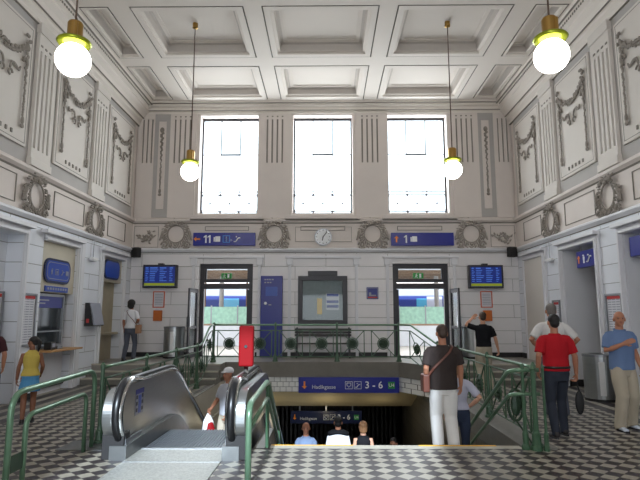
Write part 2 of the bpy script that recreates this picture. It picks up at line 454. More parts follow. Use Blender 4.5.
# stair treads going down to the underpass
sw = MB(); NS = 23
for k in range(NS):
    y = 7.16 + 0.3 * k; z = -0.16 * (k + 1)
    sw.box(-0.78, WR, y, y + 0.3, z - 0.18, z)
struct('floor_stairs', sw, 'stone')
# walls of the stairwell and underpass
wl = MB()
wl.box(WL - 0.3, WL, 6.95, 14.4, -4.2, -0.3)
for k in range(1, 6): wl.box(WL, WL + 0.05, 6.95, 14.4, -0.30 - 0.42 * k, -0.26 - 0.42 * k)
wl.box(WL - 0.02, WL + 0.001, 6.95, 14.4, -0.3, -0.0)
wl.box(WL - 0.3, WL, 13.15, 14.4, -0.3, 0.0)
struct('wall_stairwell_left', wl, 'palestone')
wr = MB(); wr.box(WR, WR + 0.3, 6.95, 13.15, -4.2, -0.3)
wr.prism([(WR, 13.15), (WR + 0.3, 13.15), (WR + 0.3, 18), (WR, 18)], 'Z', -4.2, -0.45)
struct('wall_stairwell_right', wr, brick_mat('well_tiles', (112, 108, 98), 'Y', 0.3, 0.3, (70, 66, 60), 0.012, 0.4, 0, 0.3, 0.2))
wm = MB(); wm.prism([(6.95, -0.30), (6.95, 0.0), (8.2, 0.0), (14.0, -3.3), (14.0, -4.2), (6.95, -4.2)], 'X', -0.93, -0.79)
wm.box(-2.7, WR, 6.75, 6.95, -4.2, -0.3)
struct('wall_stairwell_middle', wm, 'concrete')
fa = MB()
fa.prism([(WL, 14.37), (1.94, 14.37), (2.70, 13.12), (2.92, 13.12), (2.92, 14.39), (WL, 14.39)], 'Z', 0.06, ZP - 0.002)
struct('trim_6', fa, 'concrete')
ft = MB()
ft.prism([(WL, 14.43), (1.96, 14.43), (2.74, 13.17), (2.92, 13.17), (2.92, 14.7), (WL, 14.7)], 'Z', -0.33, 0.06)
struct('wall_fascia', ft, 'tilew')
so = MB()
so.prism([(14.45, -0.33), (14.45, -0.2), (17, -0.2), (24, -0.2), (24, -0.95), (16.0, -0.95)], 'X', -6, 5)
struct('ceiling_underpass', so, 'soffit')
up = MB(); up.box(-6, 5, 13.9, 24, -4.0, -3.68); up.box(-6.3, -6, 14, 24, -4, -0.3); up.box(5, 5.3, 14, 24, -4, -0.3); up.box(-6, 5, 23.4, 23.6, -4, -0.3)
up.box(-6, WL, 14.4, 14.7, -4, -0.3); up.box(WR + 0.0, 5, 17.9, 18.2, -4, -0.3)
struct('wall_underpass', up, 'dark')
gt = thing('folding_gate', (-0.5, 19.0, -3.68), 0, 'dark folding grille of upright bars across the underpass below the hall', 'gate')
g = MB()
for i in range(40): g.box(-3.0 + i * 0.15, -2.93 + i * 0.15, 0, 0.05, 0, 2.6)
g.build('bars', 'bars', gt)
g = MB(); g.box(-3.05, 3.0, -0.02, 0.07, 2.55, 2.65); g.box(-3.05, 3.0, -0.02, 0.07, 0.1, 0.18); g.build('rail', 'bars', gt)
for x_, e_ in ((-1.6, 3.0), (0.0, 5.0), (1.5, 3.0)):
    d_ = bpy.data.lights.new('underpass_lamp', 'POINT'); d_.energy = e_; d_.color = (1.0, 0.86, 0.6); d_.shadow_soft_size = 0.15
    o_ = bpy.data.objects.new('underpass_lamp', d_); COL.objects.link(o_); o_.location = (x_, 15.0, -1.15)

# ------------------------------------------------------------------ walls
bw = MB()
slab(bw, 'Y', YB, YB + 0.5, XL - 0.9, XR + 0.9, 0.0, ZF, [(a, b, DZ[0], DZ[1]) for a, b in DX])
struct('wall_back', bw, 'low_x')
bu = MB()
slab(bu, 'Y', YB, YB + 0.5, XL - 0.9, XR + 0.9, ZF, 9.2, [(a, b, WZ[0], WZ[1]) for a, b in WX])
struct('wall_back_upper', bu, 'upper')
wf = MB()
slab(wf, 'Y', YF, YF - 0.4, XL - 0.9, XR + 0.9, 0, 9.2, [(-3.3, 1.0, 4.4, 8.0), (-2.7, 2.5, 0, 3.1)])  # unseen upper opening added and sized to shape the sun patch
struct('wall_front', wf, 'upper')
LOPEN = [(8.55, 10.30, 0, 3.28), (11.05, 12.55, 0.0, 3.28), (14.0, 15.5, 0.0, 3.28)]
wl = MB(); slab(wl, 'X', XL, XL - 0.34, YF, YB, 0, ZF, LOPEN)
wl.box(XL - 0.44, XL - 0.34, YF, YB, 0, ZF)
struct('wall_left', wl, 'low_y')
wl = MB(); slab(wl, 'X', XL, XL - 0.34, YF, YB, ZF, 9.2, [])
struct('wall_left_upper', wl, 'upper')
ROPEN = [(8.55, 10.40, 0, 3.28), (11.40, 13.10, 0.0, 3.28)]
wr = MB(); slab(wr, 'X', XR, XR + 0.86, YF, YB, 0, ZF, ROPEN)
struct('wall_right', wr, 'low_y')
wr = MB(); slab(wr, 'X', XR, XR + 0.34, YF, YB, ZF, 9.2, [])
struct('wall_right_upper', wr, 'upper')
# side passage beyond the right wall
sp = MB(); sp.box(XR + 3.0, XR + 3.2, 7, 15, -0.3, 3.8); sp.box(XR + 0.86, XR + 3.2, 6.8, 7, -0.3, 3.8); sp.box(XR + 0.86, XR + 3.2, 15, 15.2, -0.3, 3.8)
sp.box(XR + 0.86, XR + 3.2, 7, 15, 3.4, 3.6); sp.box(XR + 1, XR + 3.2, 7, 15, -0.3, 0.0)
struct('wall_side_passage', sp, 'dark')

# baseboard
bb = MB()
for a, b in ((XL, DX[0][0] - 0.12), (DX[0][1] + 0.1, DX[1][0] - 0.1), (DX[1][1] + 0.12, XR)): bb.box(a, b, YB - 0.03, YB, ZP, ZP + 0.14)
struct('baseboard_back', bb, 'black')
bb = MB(); bb.box(XR - 0.03, XR, 13.75, YB, ZP, ZP + 0.14); bb.box(XR - 0.02, XR, 10.4, 11.4, 0, 0.14); bb.box(XR - 0.02, XR, 13.1, 13.15, 0, 0.14)
bb.box(XR, XR + 0.86, 13.07, 13.1, 0, 0.16)
struct('baseboard_right', bb, 'black')
bb = MB(); bb.box(XL, XL + 0.02, 10.30, 11.0, 0, 0.12); bb.box(XL, XL + 0.02, YF, 8.55, 0, 0.12)
struct('baseboard_left', bb, 'black')

# cornices, bands and crown mouldings run round the hall
def run_profile(prof, name, m, gaps=()):
    """prof: list of (outward, z). built along left, back and right wall"""
    t = MB()
    poly = [(0, prof[0][1])] + prof + [(0, prof[-1][1])]
    t.prism([(XL + o, z) for o, z in poly], 'Y', YF, YB)
    t.prism([(XR - o, z) for o, z in poly], 'Y', YF, YB)
    t.prism([(YB - o, z) for o, z in poly], 'X', XL, XR)
    return struct(name, t, m)
run_profile([(0.03, 3.62), (0.10, 3.68), (0.10, 3.72), (0.02, 3.76)], 'trim_7', 'trimw')
run_profile([(0.012, 3.60), (0.014, 3.62)], 'trim_8', 'darkline')
run_profile([(0.04, 4.55), (0.10, 4.60), (0.10, 4.66), (0.03, 4.70)], 'trim_9', 'upper')
run_profile([(0.012, 4.52), (0.03, 4.55)], 'trim_10', 'darkline')
def side_crown():
    t = MB(); prof = [(0.0, 7.72), (0.06, 7.72), (0.06, 7.80), (0.13, 7.86), (0.13, 7.93), (0.20, 7.96), (0.24, 8.06), (0.34, 8.16), (0.34, 8.22), (0.42, 8.26), (0.42, 8.33), (0.50, 8.36), (0.50, 8.50), (0.0, 8.50)]
    t.prism([(XL + o, z) for o, z in prof], 'Y', YF, YB); t.prism([(XR - o, z) for o, z in prof], 'Y', YF, YB)
    prof = [(0, 8.10), (0.05, 8.10), (0.05, 8.17), (0.12, 8.2), (0.12, 8.28), (0.2, 8.31), (0.2, 8.37), (0.27, 8.39), (0.27, 8.5), (0, 8.5)]
    t.prism([(YB - o, z) for o, z in prof], 'X', XL, XR)
    struct('trim_11', t, 'ceil')
    t = MB()
    for o, z in ((0.062, 7.70), (0.205, 7.945), (0.345, 8.235), (0.505, 8.345)):
        t.box(XL, XL + o, YF, YB, z, z + 0.014); t.box(XR - o, XR, YF, YB, z, z + 0.014)
    for i in range(150):
        y = 2 + i * 0.095
        if y < YB - 0.3:
            t.box(XL + 0.42, XL + 0.435, y, y + 0.04, 8.275, 8.32); t.box(XR - 0.435, XR - 0.42, y, y + 0.04, 8.275, 8.32)
    t.box(XL, XR, YB - 0.125, YB, 8.185, 8.195); t.box(XL, XR, YB - 0.275, YB, 8.375, 8.385)
    struct('trim_12', t, 'darkline')
side_crown()

# coffered ceiling
CX = [(-5.48, -4.82), (-4.36, -1.82), (-1.42, 1.20), (1.60, 4.16), (4.62, 5.36)]
CY = [(13.53, 15.76), (10.72, 13.06), (7.92, 10.25), (5.1, 7.45), (2.3, 4.65), (-0.5, 1.85), (-3.3, -0.95)]
ce = MB(); slabz = []
xs = sorted([XL - 0.9, XR + 0.9] + [v for p in CX for v in p]); ys = sorted([YF - 0.3, YB + 0.3] + [v for p in CY for v in p])
def in_coffer(x, y): return any(a < x < b for a, b in CX) and any(a < y < b for a, b in CY)
for i in range(len(xs) - 1):
    for j in range(len(ys) - 1):
        if not in_coffer((xs[i] + xs[i + 1]) / 2, (ys[j] + ys[j + 1]) / 2):
            ce.add([(xs[i], ys[j], ZC), (xs[i + 1], ys[j], ZC), (xs[i + 1], ys[j + 1], ZC), (xs[i], ys[j + 1], ZC)], [(0, 1, 2, 3)])
gro = MB(); ris = MB(); pan = MB()
def rings(mb, x0, x1, y0, y1, seq):
    for (i0, z0), (i1, z1) in zip(seq[:-1], seq[1:]):
        A = [(x0 + i0, y0 + i0, z0), (x1 - i0, y0 + i0, z0), (x1 - i0, y1 - i0, z0), (x0 + i0, y1 - i0, z0)]
        B = [(x0 + i1, y0 + i1, z1), (x1 - i1, y0 + i1, z1), (x1 - i1, y1 - i1, z1), (x0 + i1, y1 - i1, z1)]
        for k in range(4):
            l = (k + 1) % 4; mb.add([A[k], A[l], B[l], B[k]], [(0, 1, 2, 3)])
for x0, x1 in CX:
    for y0, y1 in CY:
        n = (x1 - x0) < 1
        k = 0.55 if n else 1.0
        rings(gro, x0, x1, y0, y1, [(0, ZC), (0, ZC + 0.04), (0.03, ZC + 0.04), (0.03, ZC)])
        rings(ce, x0, x1, y0, y1, [(0.03, ZC), (0.03, ZC - 0.01), (0.17 * k, ZC - 0.01), (0.17 * k, ZC + 0.03), (0.24 * k, ZC + 0.05)])
        rings(ris, x0, x1, y0, y1, [(0.24 * k, ZC + 0.05), (0.26 * k, ZC + 0.22), (0.33 * k, ZC + 0.24)])
        rings(ce, x0, x1, y0, y1, [(0.33 * k, ZC + 0.24), (0.42 * k, ZC + 0.24), (0.42 * k, ZC + 0.27)])
        q = 0.42 * k
        pan.add([(x0 + q, y0 + q, ZC + 0.27), (x1 - q, y0 + q, ZC + 0.27), (x1 - q, y1 - q, ZC + 0.27), (x0 + q, y1 - q, ZC + 0.27)], [(0, 1, 2, 3)])
struct('ceiling', ce, 'ceil', recalc=False)
struct('ceiling_grooves', gro, 'darkline', recalc=False)
struct('ceiling_mouldings', ris, 'ceil_shade', recalc=False)
struct('ceiling_panels', pan, 'ceil', recalc=False)
rf = MB(); rf.box(XL - 0.9, XR + 0.9, YF - 0.3, YB + 0.5, 8.9, 9.2); struct('ceiling_roof', rf, 'upper')

# upper-storey relief architecture -------------------------------------------------
def frame_rect(mb, axis, plane, out, u0, u1, z0, z1, w=0.03):
    """thin raised rectangular frame on a wall; out = signed projection"""
    def B(a, b, c, d):
        if axis == 'Y': mb.box(a, b, plane, plane + out, c, d)
        else: mb.box(plane, plane + out, a, b, c, d)
    B(u0, u1, z0, z0 + w); B(u0, u1, z1 - w, z1); B(u0, u0 + w, z0 + w, z1 - w); B(u1 - w, u1, z0 + w, z1 - w)

pi_mb = MB(); fld = MB(); dk = MB(); pnl = MB()
for side, plane in ((1, XL), (-1, XR)):
    for a, b in PIL + ((4.6, 5.35), (1.85, 2.6)):
        m_ = (a + b) / 2
        fl4 = [(m_ - 0.29 + 0.165 * k - 0.03, m_ - 0.29 + 0.165 * k + 0.045, 5.05, 7.15) for k in range(4)]
        slab(pi_mb, 'X', plane + side * 0.09, plane + side * 0.02, a, b, 4.70, 7.72, fl4)
        pi_mb.box(plane, plane + side * 0.12, a - 0.02, b + 0.02, 4.68, 4.84)
        pi_mb.box(plane, plane + side * 0.12, a - 0.02, b + 0.02, 7.52, 7.74)
        for q in fl4:
            dk.box(plane + side * 0.021, plane + side * 0.03, *q)
            dk.box(plane + side * 0.09, plane + side * 0.10, q[0], q[0] + 0.07, 7.24, 7.28)
    for a, b in BAYS + ((5.35, 7.35), (2.6, 4.6)):
        fld.box(plane, plane + side * 0.02, a, b, 4.70, 7.72)
        pnl.box(plane + side * 0.02, plane + side * 0.07, a + 0.16, b - 0.16, 4.98, 7.5)
        frame_rect(dk, 'X', plane + side * 0.068, side * 0.006, a + 0.22, b - 0.22, 5.04, 7.44, 0.012)
        for k in range(5):
            dk.box(plane + side * 0.07, plane + side * 0.09, (a + b) / 2 - 0.36 + k * 0.17, (a + b) / 2 - 0.31 + k * 0.17, 5.12, 5.2)
    for a, b in ((8.4, 10.0), (11.2, 12.9), (14.1, 15.6), (5.6, 7.2)):
        frame_rect(dk, 'X', plane, side * 0.02, a + 0.12, b - 0.12, 3.86, 4.42, 0.014)
struct('trim_13', pi_mb, 'panel', bevel=0.006)
struct('trim_14', fld, 'field')
struct('trim_15', pnl, 'panel', bevel=0.012)
struct('trim_16', dk, 'darkline')
# back wall upper storey
bp = MB(); bd = MB(); bf = MB()
for c, hw in ((-1.60, 0.50), (1.42, 0.50), (-4.55, 0.42), (4.42, 0.42)):
    fl4 = [(c - 0.285 + 0.16 * k, c - 0.235 + 0.16 * k, 6.47, 7.92) for k in range(4)]
    slab(bp, 'Y', YB - 0.06, YB - 0.005, c - hw, c + hw, 4.70, 8.10, fl4)
    for q in fl4:
        bd.box(q[0], q[1], YB - 0.02, YB - 0.012, q[2], q[3]); bd.box(q[0], q[1], YB - 0.068, YB - 0.06, 7.98, 8.02)
for c in (-5.72, 5.58):
    fl3 = [(c - 0.13 + 0.14 * k, c - 0.085 + 0.14 * k, 6.47, 7.92) for k in range(3)]
    slab(bp, 'Y', YB - 0.06, YB - 0.005, c - 0.25, c + 0.25, 4.70, 8.10, fl3)
    for q in fl3: bd.box(q[0], q[1], YB - 0.02, YB - 0.012, q[2], q[3])
for c in (-5.22, 5.07):
    bf.box(c - 0.26, c + 0.26, YB - 0.03, YB, 4.72, 8.1)
    bp.box(c - 0.12, c + 0.12, YB - 0.05, YB - 0.03, 4.98, 7.85)
for a, b in WX:
    bp.box(a - 0.22, b + 0.22, YB - 0.10, YB, 4.62, 4.78); bd.box(a - 0.2, b + 0.2, YB - 0.105, YB, 4.60, 4.62)
    frame_rect(bd, 'Y', YB, -0.02, a + 0.25, b - 0.25, 4.30, 4.44, 0.02)
frame_rect(bd, 'Y', YB, -0.015, -0.95, 0.8, 3.95, 4.42, 0.012)
for a, b in ((-5.98, -5.22), (5.1, 5.85)): frame_rect(bd, 'Y', YB, -0.015, a, b, 3.78, 4.45, 0.012)
struct('trim_17', bp, 'upper', bevel=0.005); struct('trim_18', bd, 'darkline'); struct('trim_19', bf, 'field')

# ground-storey surrounds ---------------------------------------------------------
sr = MB()
for a, b, t in ((-4.12, -2.0, 3.50), (-1.16, 0.98, 3.50), (1.84, 3.98, 3.50)):
    sr.box(a, a + 0.09, YB - 0.05, YB, ZP, t); sr.box(b - 0.09, b, YB - 0.05, YB, ZP, t)
    sr.box(a - 0.09, b + 0.09, YB - 0.09, YB, t - 0.07, t)
    sr.box(a - 0.05, a + 0.14, YB - 0.07, YB, t - 0.28, t - 0.07); sr.box(b - 0.14, b + 0.05, YB - 0.07, YB, t - 0.28, t - 0.07)
for side, plane, ops in ((1, XL, LOPEN), (-1, XR, ROPEN + [(14.18, 15.5, ZP, 3.28)])):
    for a, b, _, t in ops:
        zb = ZP if a > 13.7 else 0.0
        for w_, o in ((0.14, 0.05), (0.07, 0.09)):
            g_ = 0.0 if o < 0.06 else 0.012
            if not (side == 1 and 11 < a < 11.2): sr.box(plane, plane + side * o, a - w_, a - g_, zb, t + w_)
            sr.box(plane, plane + side * o, b + g_, b + w_, zb, t + w_)
            sr.box(plane, plane + side * o, a, b, t + g_, t + w_)
        sr.box(plane, plane + side * 0.16, a - 0.16, b + 0.16, t + 0.14, t + 0.22)
struct('trim_20', sr, 'trimw', bevel=0.008)
for a_, b_ in ((12.69, 12.80), (12.84, 12.98)): pass
xm = MB()
for k, (a_, b_) in enumerate(((12.71, 12.80), (12.82, 12.92))): xm.box(XL, XL + 0.06 - 0.015 * k, a_, b_, 0, 3.44)
struct('trim_23', xm, 'trimw', bevel=0.006)
jl = MB(); jl.box(XR, XR + 0.84, 13.06, 13.099, 0.16, 3.27); jl.box(XR, XR + 0.84, 11.401, 11.44, 0.16, 3.27); jl.box(XR, XR + 0.84, 10.36, 10.399, 0.0, 3.27)
struct('trim_24', jl, 'trimw')
# niche back boards of the left side
nb = MB(); nb.box(XL - 0.34, XL - 0.03, 11.05, 12.55, 2.18, 3.28)
struct('trim_21', nb, 'beige')
nb = MB(); nb.box(XL - 0.34, XL - 0.05, 14.0, 15.5, 2.62, 3.28)
struct('trim_22', nb, 'beige')
nb = MB(); nb.box(XL - 0.34, XL - 0.24, 14.0, 15.5, ZP, 2.62); nb.box(XL - 0.34, XL - 0.05, 14.0, 15.5, 1.15, 1.21)
struct('wall_niche_left', nb, 'dirtyw')
nb = MB(); nb.box(XR + 0.01, XR - 0.05, 14.18, 15.5, ZP, 3.28); 
struct('wall_niche_right', nb, 'panel')
nb = MB(); nb.box(XL - 0.36, XL - 0.32, 8.55, 10.30, 0, 3.28); struct('wall_niche_front', nb, 'low_y')

# windows -------------------------------------------------------------------------
for i, (a, b) in enumerate(WX):
    y = YB + 0.30; z0, z1 = WZ; W_ = b - a
    fr = MB()
    fr.box(a, a + 0.05, y, y + 0.07, z0, z1); fr.box(b - 0.05, b, y, y + 0.07, z0, z1); fr.box(a + 0.05, b - 0.05, y, y + 0.07, z1 - 0.07, z1); fr.box(a + 0.05, b - 0.05, y, y + 0.07, z0, z0 + 0.05)
    for k in (1, 2): fr.box(a + W_ * k / 3 - 0.015, a + W_ * k / 3 + 0.015, y, y + 0.05, 6.84, z1 - 0.07)
    fr.box(a + 0.05, b - 0.05, y + 0.01, y + 0.04, 6.835, 6.855); fr.box(a + W_ / 3, a + 2 * W_ / 3, y, y + 0.05, 6.82, 6.87)
    root = tag(fr.build('window_%d' % (i + 1), 'frame'), kind='structure')
    la = MB()
    for z in (5.60, 5.50, 4.95): la.box(a + 0.05, b - 0.05, y + 0.015, y + 0.035, z, z + 0.026)
    for k in (1, 2): la.box(a + W_ * k / 3 - 0.01, a + W_ * k / 3 + 0.01, y + 0.015, y + 0.035, z0 + 0.05, 6.82)
    for k in range(4):
        for z in (4.96, 5.51): la.ball((a + 0.04 + (W_ - 0.08) * k / 3, y + 0.02, z), 0.045, 6, 4)
    for k in range(3):
        u = a + W_ * (k + 0.5) / 3; la.ball((u, y + 0.02, 5.23), 0.035, 6, 4)
        h = W_ / 6 - 0.02
        la.tube([(u - h, y + 0.025, 4.97), (u + h, y + 0.025, 5.5)], 0.009, 4); la.tube([(u - h, y + 0.025, 5.5), (u + h, y + 0.025, 4.97)], 0.009, 4)
    la.build('lattice', 'framel', root)
    gp = MB(); gp.box(a + 0.05, b - 0.05, y + 0.036, y + 0.04, z0 + 0.05, z1 - 0.07); gp.build('pane', 'glass', root)

# ------------------------------------------------------------------ plaster ornaments
def blob_leaf(mb, c, r, ang, rnd):
    mb.ball((c[0], c[1], c[2]), (r * 1.5, r * 0.8, r * 0.75), 6, 4, Matrix.Rotation(ang, 3, 'Y'))
def wreath_mesh(seed):
    rnd = random.Random(seed); mb = MB()
    n = 30
    for k in range(n):
        a = 2 * pi * k / n + rnd.uniform(-.05, .05)
        top = 1.0 + 0.14 * max(0, sin(a))
        for j, sz in ((0, 0.040), (1, 0.034)):
            rr = (0.325 + 0.085 * j) * top + rnd.uniform(-.012, .012)
            if j and rnd.random() < 0.18: continue
            mb.ball((rr * cos(a), -0.03 - 0.02 * (1 - j), rr * 1.02 * sin(a) + 0.04), (sz * 1.7, sz * 0.7, sz * 0.55), 6, 4, Matrix.Rotation(-a + (0.9 if j else 0.5) * (1 if cos(a) > 0 else -1) + rnd.uniform(-.3, .3), 3, 'Y'))
    mb.tube([(0.262 * cos(2 * pi * k / 24), -0.03, 0.275 * sin(2 * pi * k / 24) + 0.05) for k in range(24)], 0.02, 6, closed=True)
    for k in range(16):                                   # flowers gathered at the top
        mb.ball((rnd.uniform(-.24, .24), -0.07, 0.37 + rnd.uniform(-.06, .05)), rnd.uniform(0.025, 0.045), 6, 4)
    return mb
def scrolls_mesh(seed, side):
    rnd = random.Random(seed); mb = MB()
    for s in (side,):
        mb.tube([(s * (0.34 + 0.11 * (1 - t / 16) * cos(t * 0.55)), -0.03, -0.29 + 0.12 * (1 - t / 16) * sin(t * 0.55)) for t in range(14)], 0.028, 6)
        mb.tube([(s * (0.40 + 0.02 * t), -0.03, 0.15 - 0.075 * t + 0.01 * t * t * 0.3) for t in range(6)], [0.045, 0.05, 0.04, 0.04, 0.03, 0.02], 6)
        for k in range(7): mb.ball((s * (0.38 + rnd.uniform(-.05, .08)), -0.03, -0.1 + 0.05 * k), 0.04, 6, 4)
        for k in range(4): mb.ball((s * (0.26 + 0.05 * k), -0.03, -0.39 + rnd.uniform(-.02, .02)), 0.035, 6, 4)
    return mb
def make_wreath(m, loc, rz, label, seed=1):
    t = thing('plaster_wreath', loc, rz, label, 'wall ornament', 'plaster wreaths of the frieze')
    wreath_mesh(seed).build('wreath', m, t, smooth=True); [scrolls_mesh(seed, s_).build('scroll', m, t, smooth=True) for s_ in (-1, 1)]
    return t
wb = make_wreath('ornb', (-4.66, YB - 0.03, 4.14), 0, 'round plaster wreath on back wall left of the 11 platform sign', 3)
dup(wb, (-1.60, YB - 0.03, 4.14), 0, 'round plaster wreath on back wall between the 11 sign and the clock')
dup(wb, (1.45, YB - 0.03, 4.14), 0, 'round plaster wreath on back wall between the clock and the platform 1 sign')
dup(wb, (4.49, YB - 0.03, 4.14), 0, 'round plaster wreath on back wall right of the platform 1 sign')
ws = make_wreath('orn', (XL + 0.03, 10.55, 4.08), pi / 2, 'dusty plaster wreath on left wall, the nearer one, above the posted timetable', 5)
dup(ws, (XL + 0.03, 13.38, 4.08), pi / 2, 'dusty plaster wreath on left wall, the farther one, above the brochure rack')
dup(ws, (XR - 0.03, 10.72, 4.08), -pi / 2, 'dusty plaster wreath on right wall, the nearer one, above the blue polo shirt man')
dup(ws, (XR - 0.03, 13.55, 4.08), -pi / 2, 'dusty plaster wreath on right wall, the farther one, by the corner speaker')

def sprays(x, label):
    rnd = random.Random(int(x * 10)); mb = MB()
    for k in range(34):
        blob_leaf(mb, (rnd.gauss(0, .13), -0.03, rnd.gauss(0, .11)), 0.035, rnd.uniform(0, 3.1), rnd)
    mb.tube([(-.3, -.025, .05), (-.15, -.025, -.06), (0, -.025, .02), (.15, -.025, -.05), (.3, -.025, .06)], 0.018, 6)
    o = mb.build('leaf_spray', 'ornb', None, smooth=True); o.location = (x, YB - 0.005, 4.1)
    tag(o, label, 'wall ornament', 'plaster leaf sprays in the corners')
sprays(-5.6, 'small plaster leaf spray in the far left corner of the frieze')
sprays(5.47, 'small plaster leaf spray in the far right corner of the frieze')

def drop_mesh(rnd, x, z0, z1):
    """hanging husk drop with a tassel"""
    mb = MB(); n = int((z0 - z1) / 0.055)
    for k in range(n):
        f = k / n; z = z0 + (z1 - z0) * f
        r = 0.040 * (1 - f * 1.4) + 0.012 if f < 0.5 else 0.012 + 0.02 * max(0, sin((f - 0.5) * 2 * pi * 1.0)) 
        mb.ball((x + 0.03 * sin(k * 1.9) * (1 - f), -0.035, z), (r, 0.022, 0.045), 6, 4)
    mb.ball((x, -0.04, z1 + 0.05), (0.045, 0.03, 0.09), 8, 5); mb.ball((x, -0.04, z1 - 0.06), (0.055, 0.03, 0.05), 8, 5)
    return mb
def make_garland(loc, rz, label, wd=1.24):
    t = thing('plaster_garland', loc, rz, label, 'wall ornament', 'plaster garlands of the wall panels')
    rnd = random.Random(11); h = wd / 2
    for s in (-1, 1):
        drop_mesh(rnd, s * h, 7.0, 5.40).build('drop', 'orn', t, smooth=True)
    mb = MB()
    for k in range(31):
        u = -1 + 2 * k / 30; z = 7.0 - 0.30 * (1 - u * u) 
        for j in range(2): mb.ball((u * h, -0.04, z + rnd.uniform(-.05, .05)), (0.034, 0.024, 0.03 + 0.02 * rnd.random()), 6, 4)
    for s in (-1, 1):
        for k in range(8): mb.ball((s * h + rnd.uniform(-.07, .07), -0.045, 7.05 + rnd.uniform(-.14, .18)), (0.04, 0.03, 0.04), 6, 4)
    mb.build('swag', 'orn', t, smooth=True)
    mb = MB()
    for s in (-1, 1):
        p = [(s * (0.10 + 0.055 * q - 0.02 * sin(q * 1.1)), -0.035, 6.30 + 0.085 * sin(q * 0.95) + 0.035 * q) for q in [0.5 * j for j in range(13)]]
        mb.tube(p, [(0.018 + 0.020 * abs(sin(j * 0.8)), 0.018) for j in range(13)], 6)
        mb.tube([(s * (0.13 + 0.06 * cos(a)), -0.035, 6.22 + 0.06 * sin(a)) for a in [0.5 * j for j in range(10)]], 0.02, 6)
        mb.tube([(s * (h - 0.05 - 0.07 * cos(q)), -0.035, 6.62 + 0.11 * sin(q)) for q in (0, .8, 1.6, 2.4, 3.2, 4.0, 4.6)], 0.028, 6)
    mb.build('ribbon', 'orn', t, smooth=True)
    return t
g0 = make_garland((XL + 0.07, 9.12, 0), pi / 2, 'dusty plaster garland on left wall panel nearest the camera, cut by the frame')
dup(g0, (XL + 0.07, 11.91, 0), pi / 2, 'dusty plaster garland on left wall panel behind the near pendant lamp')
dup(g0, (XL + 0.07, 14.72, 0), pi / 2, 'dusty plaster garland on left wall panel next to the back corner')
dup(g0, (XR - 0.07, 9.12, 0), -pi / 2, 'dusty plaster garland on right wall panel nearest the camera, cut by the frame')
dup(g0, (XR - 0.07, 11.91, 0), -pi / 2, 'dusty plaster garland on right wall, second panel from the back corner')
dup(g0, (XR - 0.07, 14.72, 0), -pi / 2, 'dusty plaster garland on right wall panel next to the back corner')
def corner_drop(x, label):
    rnd = random.Random(4); mb = drop_mesh(rnd, 0, 7.5, 5.5)
    mb.ball((0, -.04, 7.55), (0.07, 0.04, 0.09), 8, 5)
    o = mb.build('plaster_drop', 'orn', None, smooth=True); o.location = (x, YB - 0.05, 0)
    tag(o, label, 'wall ornament', 'plaster husk drops on the back wall')
corner_drop(-5.22, 'slim hanging plaster husk drop on back wall left of the windows')
corner_drop(5.07, 'slim hanging plaster husk drop on back wall right of the windows')

# ------------------------------------------------------------------ doors to the platform
def door(n, a, b, leaf_side):
    y = YB + 0.12; z0, z1 = DZ
    f = MB()
    f.box(a, a + 0.13, y, y + 0.12, z0, z1); f.box(b - 0.13, b, y, y + 0.12, z0, z1)
    f.box(a + 0.13, b - 0.13, y, y + 0.12, z1 - 0.15, z1); f.box(a + 0.13, b - 0.13, y, y + 0.12, 2.50, 2.655); f.box(a + 0.13, b - 0.13, y, y + 0.1, 2.70, 2.80)
    f.box(a + 0.13, a + 0.19, y + 0.02, y + 0.1, 2.80, z1 - 0.15); f.box(b - 0.19, b - 0.13, y + 0.02, y + 0.1, 2.80, z1 - 0.15)
    root = tag(f.build('door_%d' % n, 'frame'), kind='structure')
    gp = MB(); gp.box(a + 0.19, b - 0.19, y + 0.05, y + 0.055, 2.8, z1 - 0.15); gp.build('transom_pane', 'glass', root)
    # leaf standing open into the hall
    for s in ((-1,) if leaf_side < 0 else (1,)):
        hx = a + 0.02 if s < 0 else b - 0.02
        lf = MB(); L_ = 0.72; Z1 = 2.48
        R_ = Matrix.Rotation(radians(-96 if s < 0 else 96), 3, 'Z')
        def add(x0, x1, z_0, z_1, mb, th=0.05):
            q = MB().box(x0, x1, -th / 2, th / 2, z_0, z_1)
            base = Vector((hx - (0.05 if s < 0 else -0.05), YB - 0.04, 0))
            k = [(base + R_ @ Vector(((v[0]) * (1 if s < 0 else -1), v[1], v[2]))) for v in q.v]
            mb.add(k, q.f)
        add(0, L_, z0 + 0.02, z0 + 0.16, lf); add(0, L_, Z1 - 0.12, Z1, lf); add(0, 0.09, z0 + 0.16, Z1 - 0.12, lf); add(L_ - 0.09, L_, z0 + 0.16, Z1 - 0.12, lf); add(0.09, L_ - 0.09, 1.3, 1.38, lf)
        lo = lf.build('door_leaf', 'frame', root)
        g_ = MB(); add(0.09, L_ - 0.09, z0 + 0.16, 1.3, g_, 0.01); add(0.09, L_ - 0.09, 1.38, Z1 - 0.12, g_, 0.01); g_.build('leaf_pane', 'glass', lo)
        h_ = MB(); add(L_ - 0.06, L_ - 0.03, 1.35, 1.65, h_, 0.12); h_.build('door_handle', 'chrome', lo)
    # far jamb leaf folded against the frame
    j = MB(); x = b - 0.13 if leaf_side < 0 else a + 0.13
    j.box(x, x + (-0.06 if leaf_side < 0 else 0.06), YB + 0.13, YB + 0.75, z0 + 0.02, 2.48)
    j.build('folded_leaf', 'frame', root)
    return root
door(1, *DX[0], -1)
door(2, *DX[1], 1)
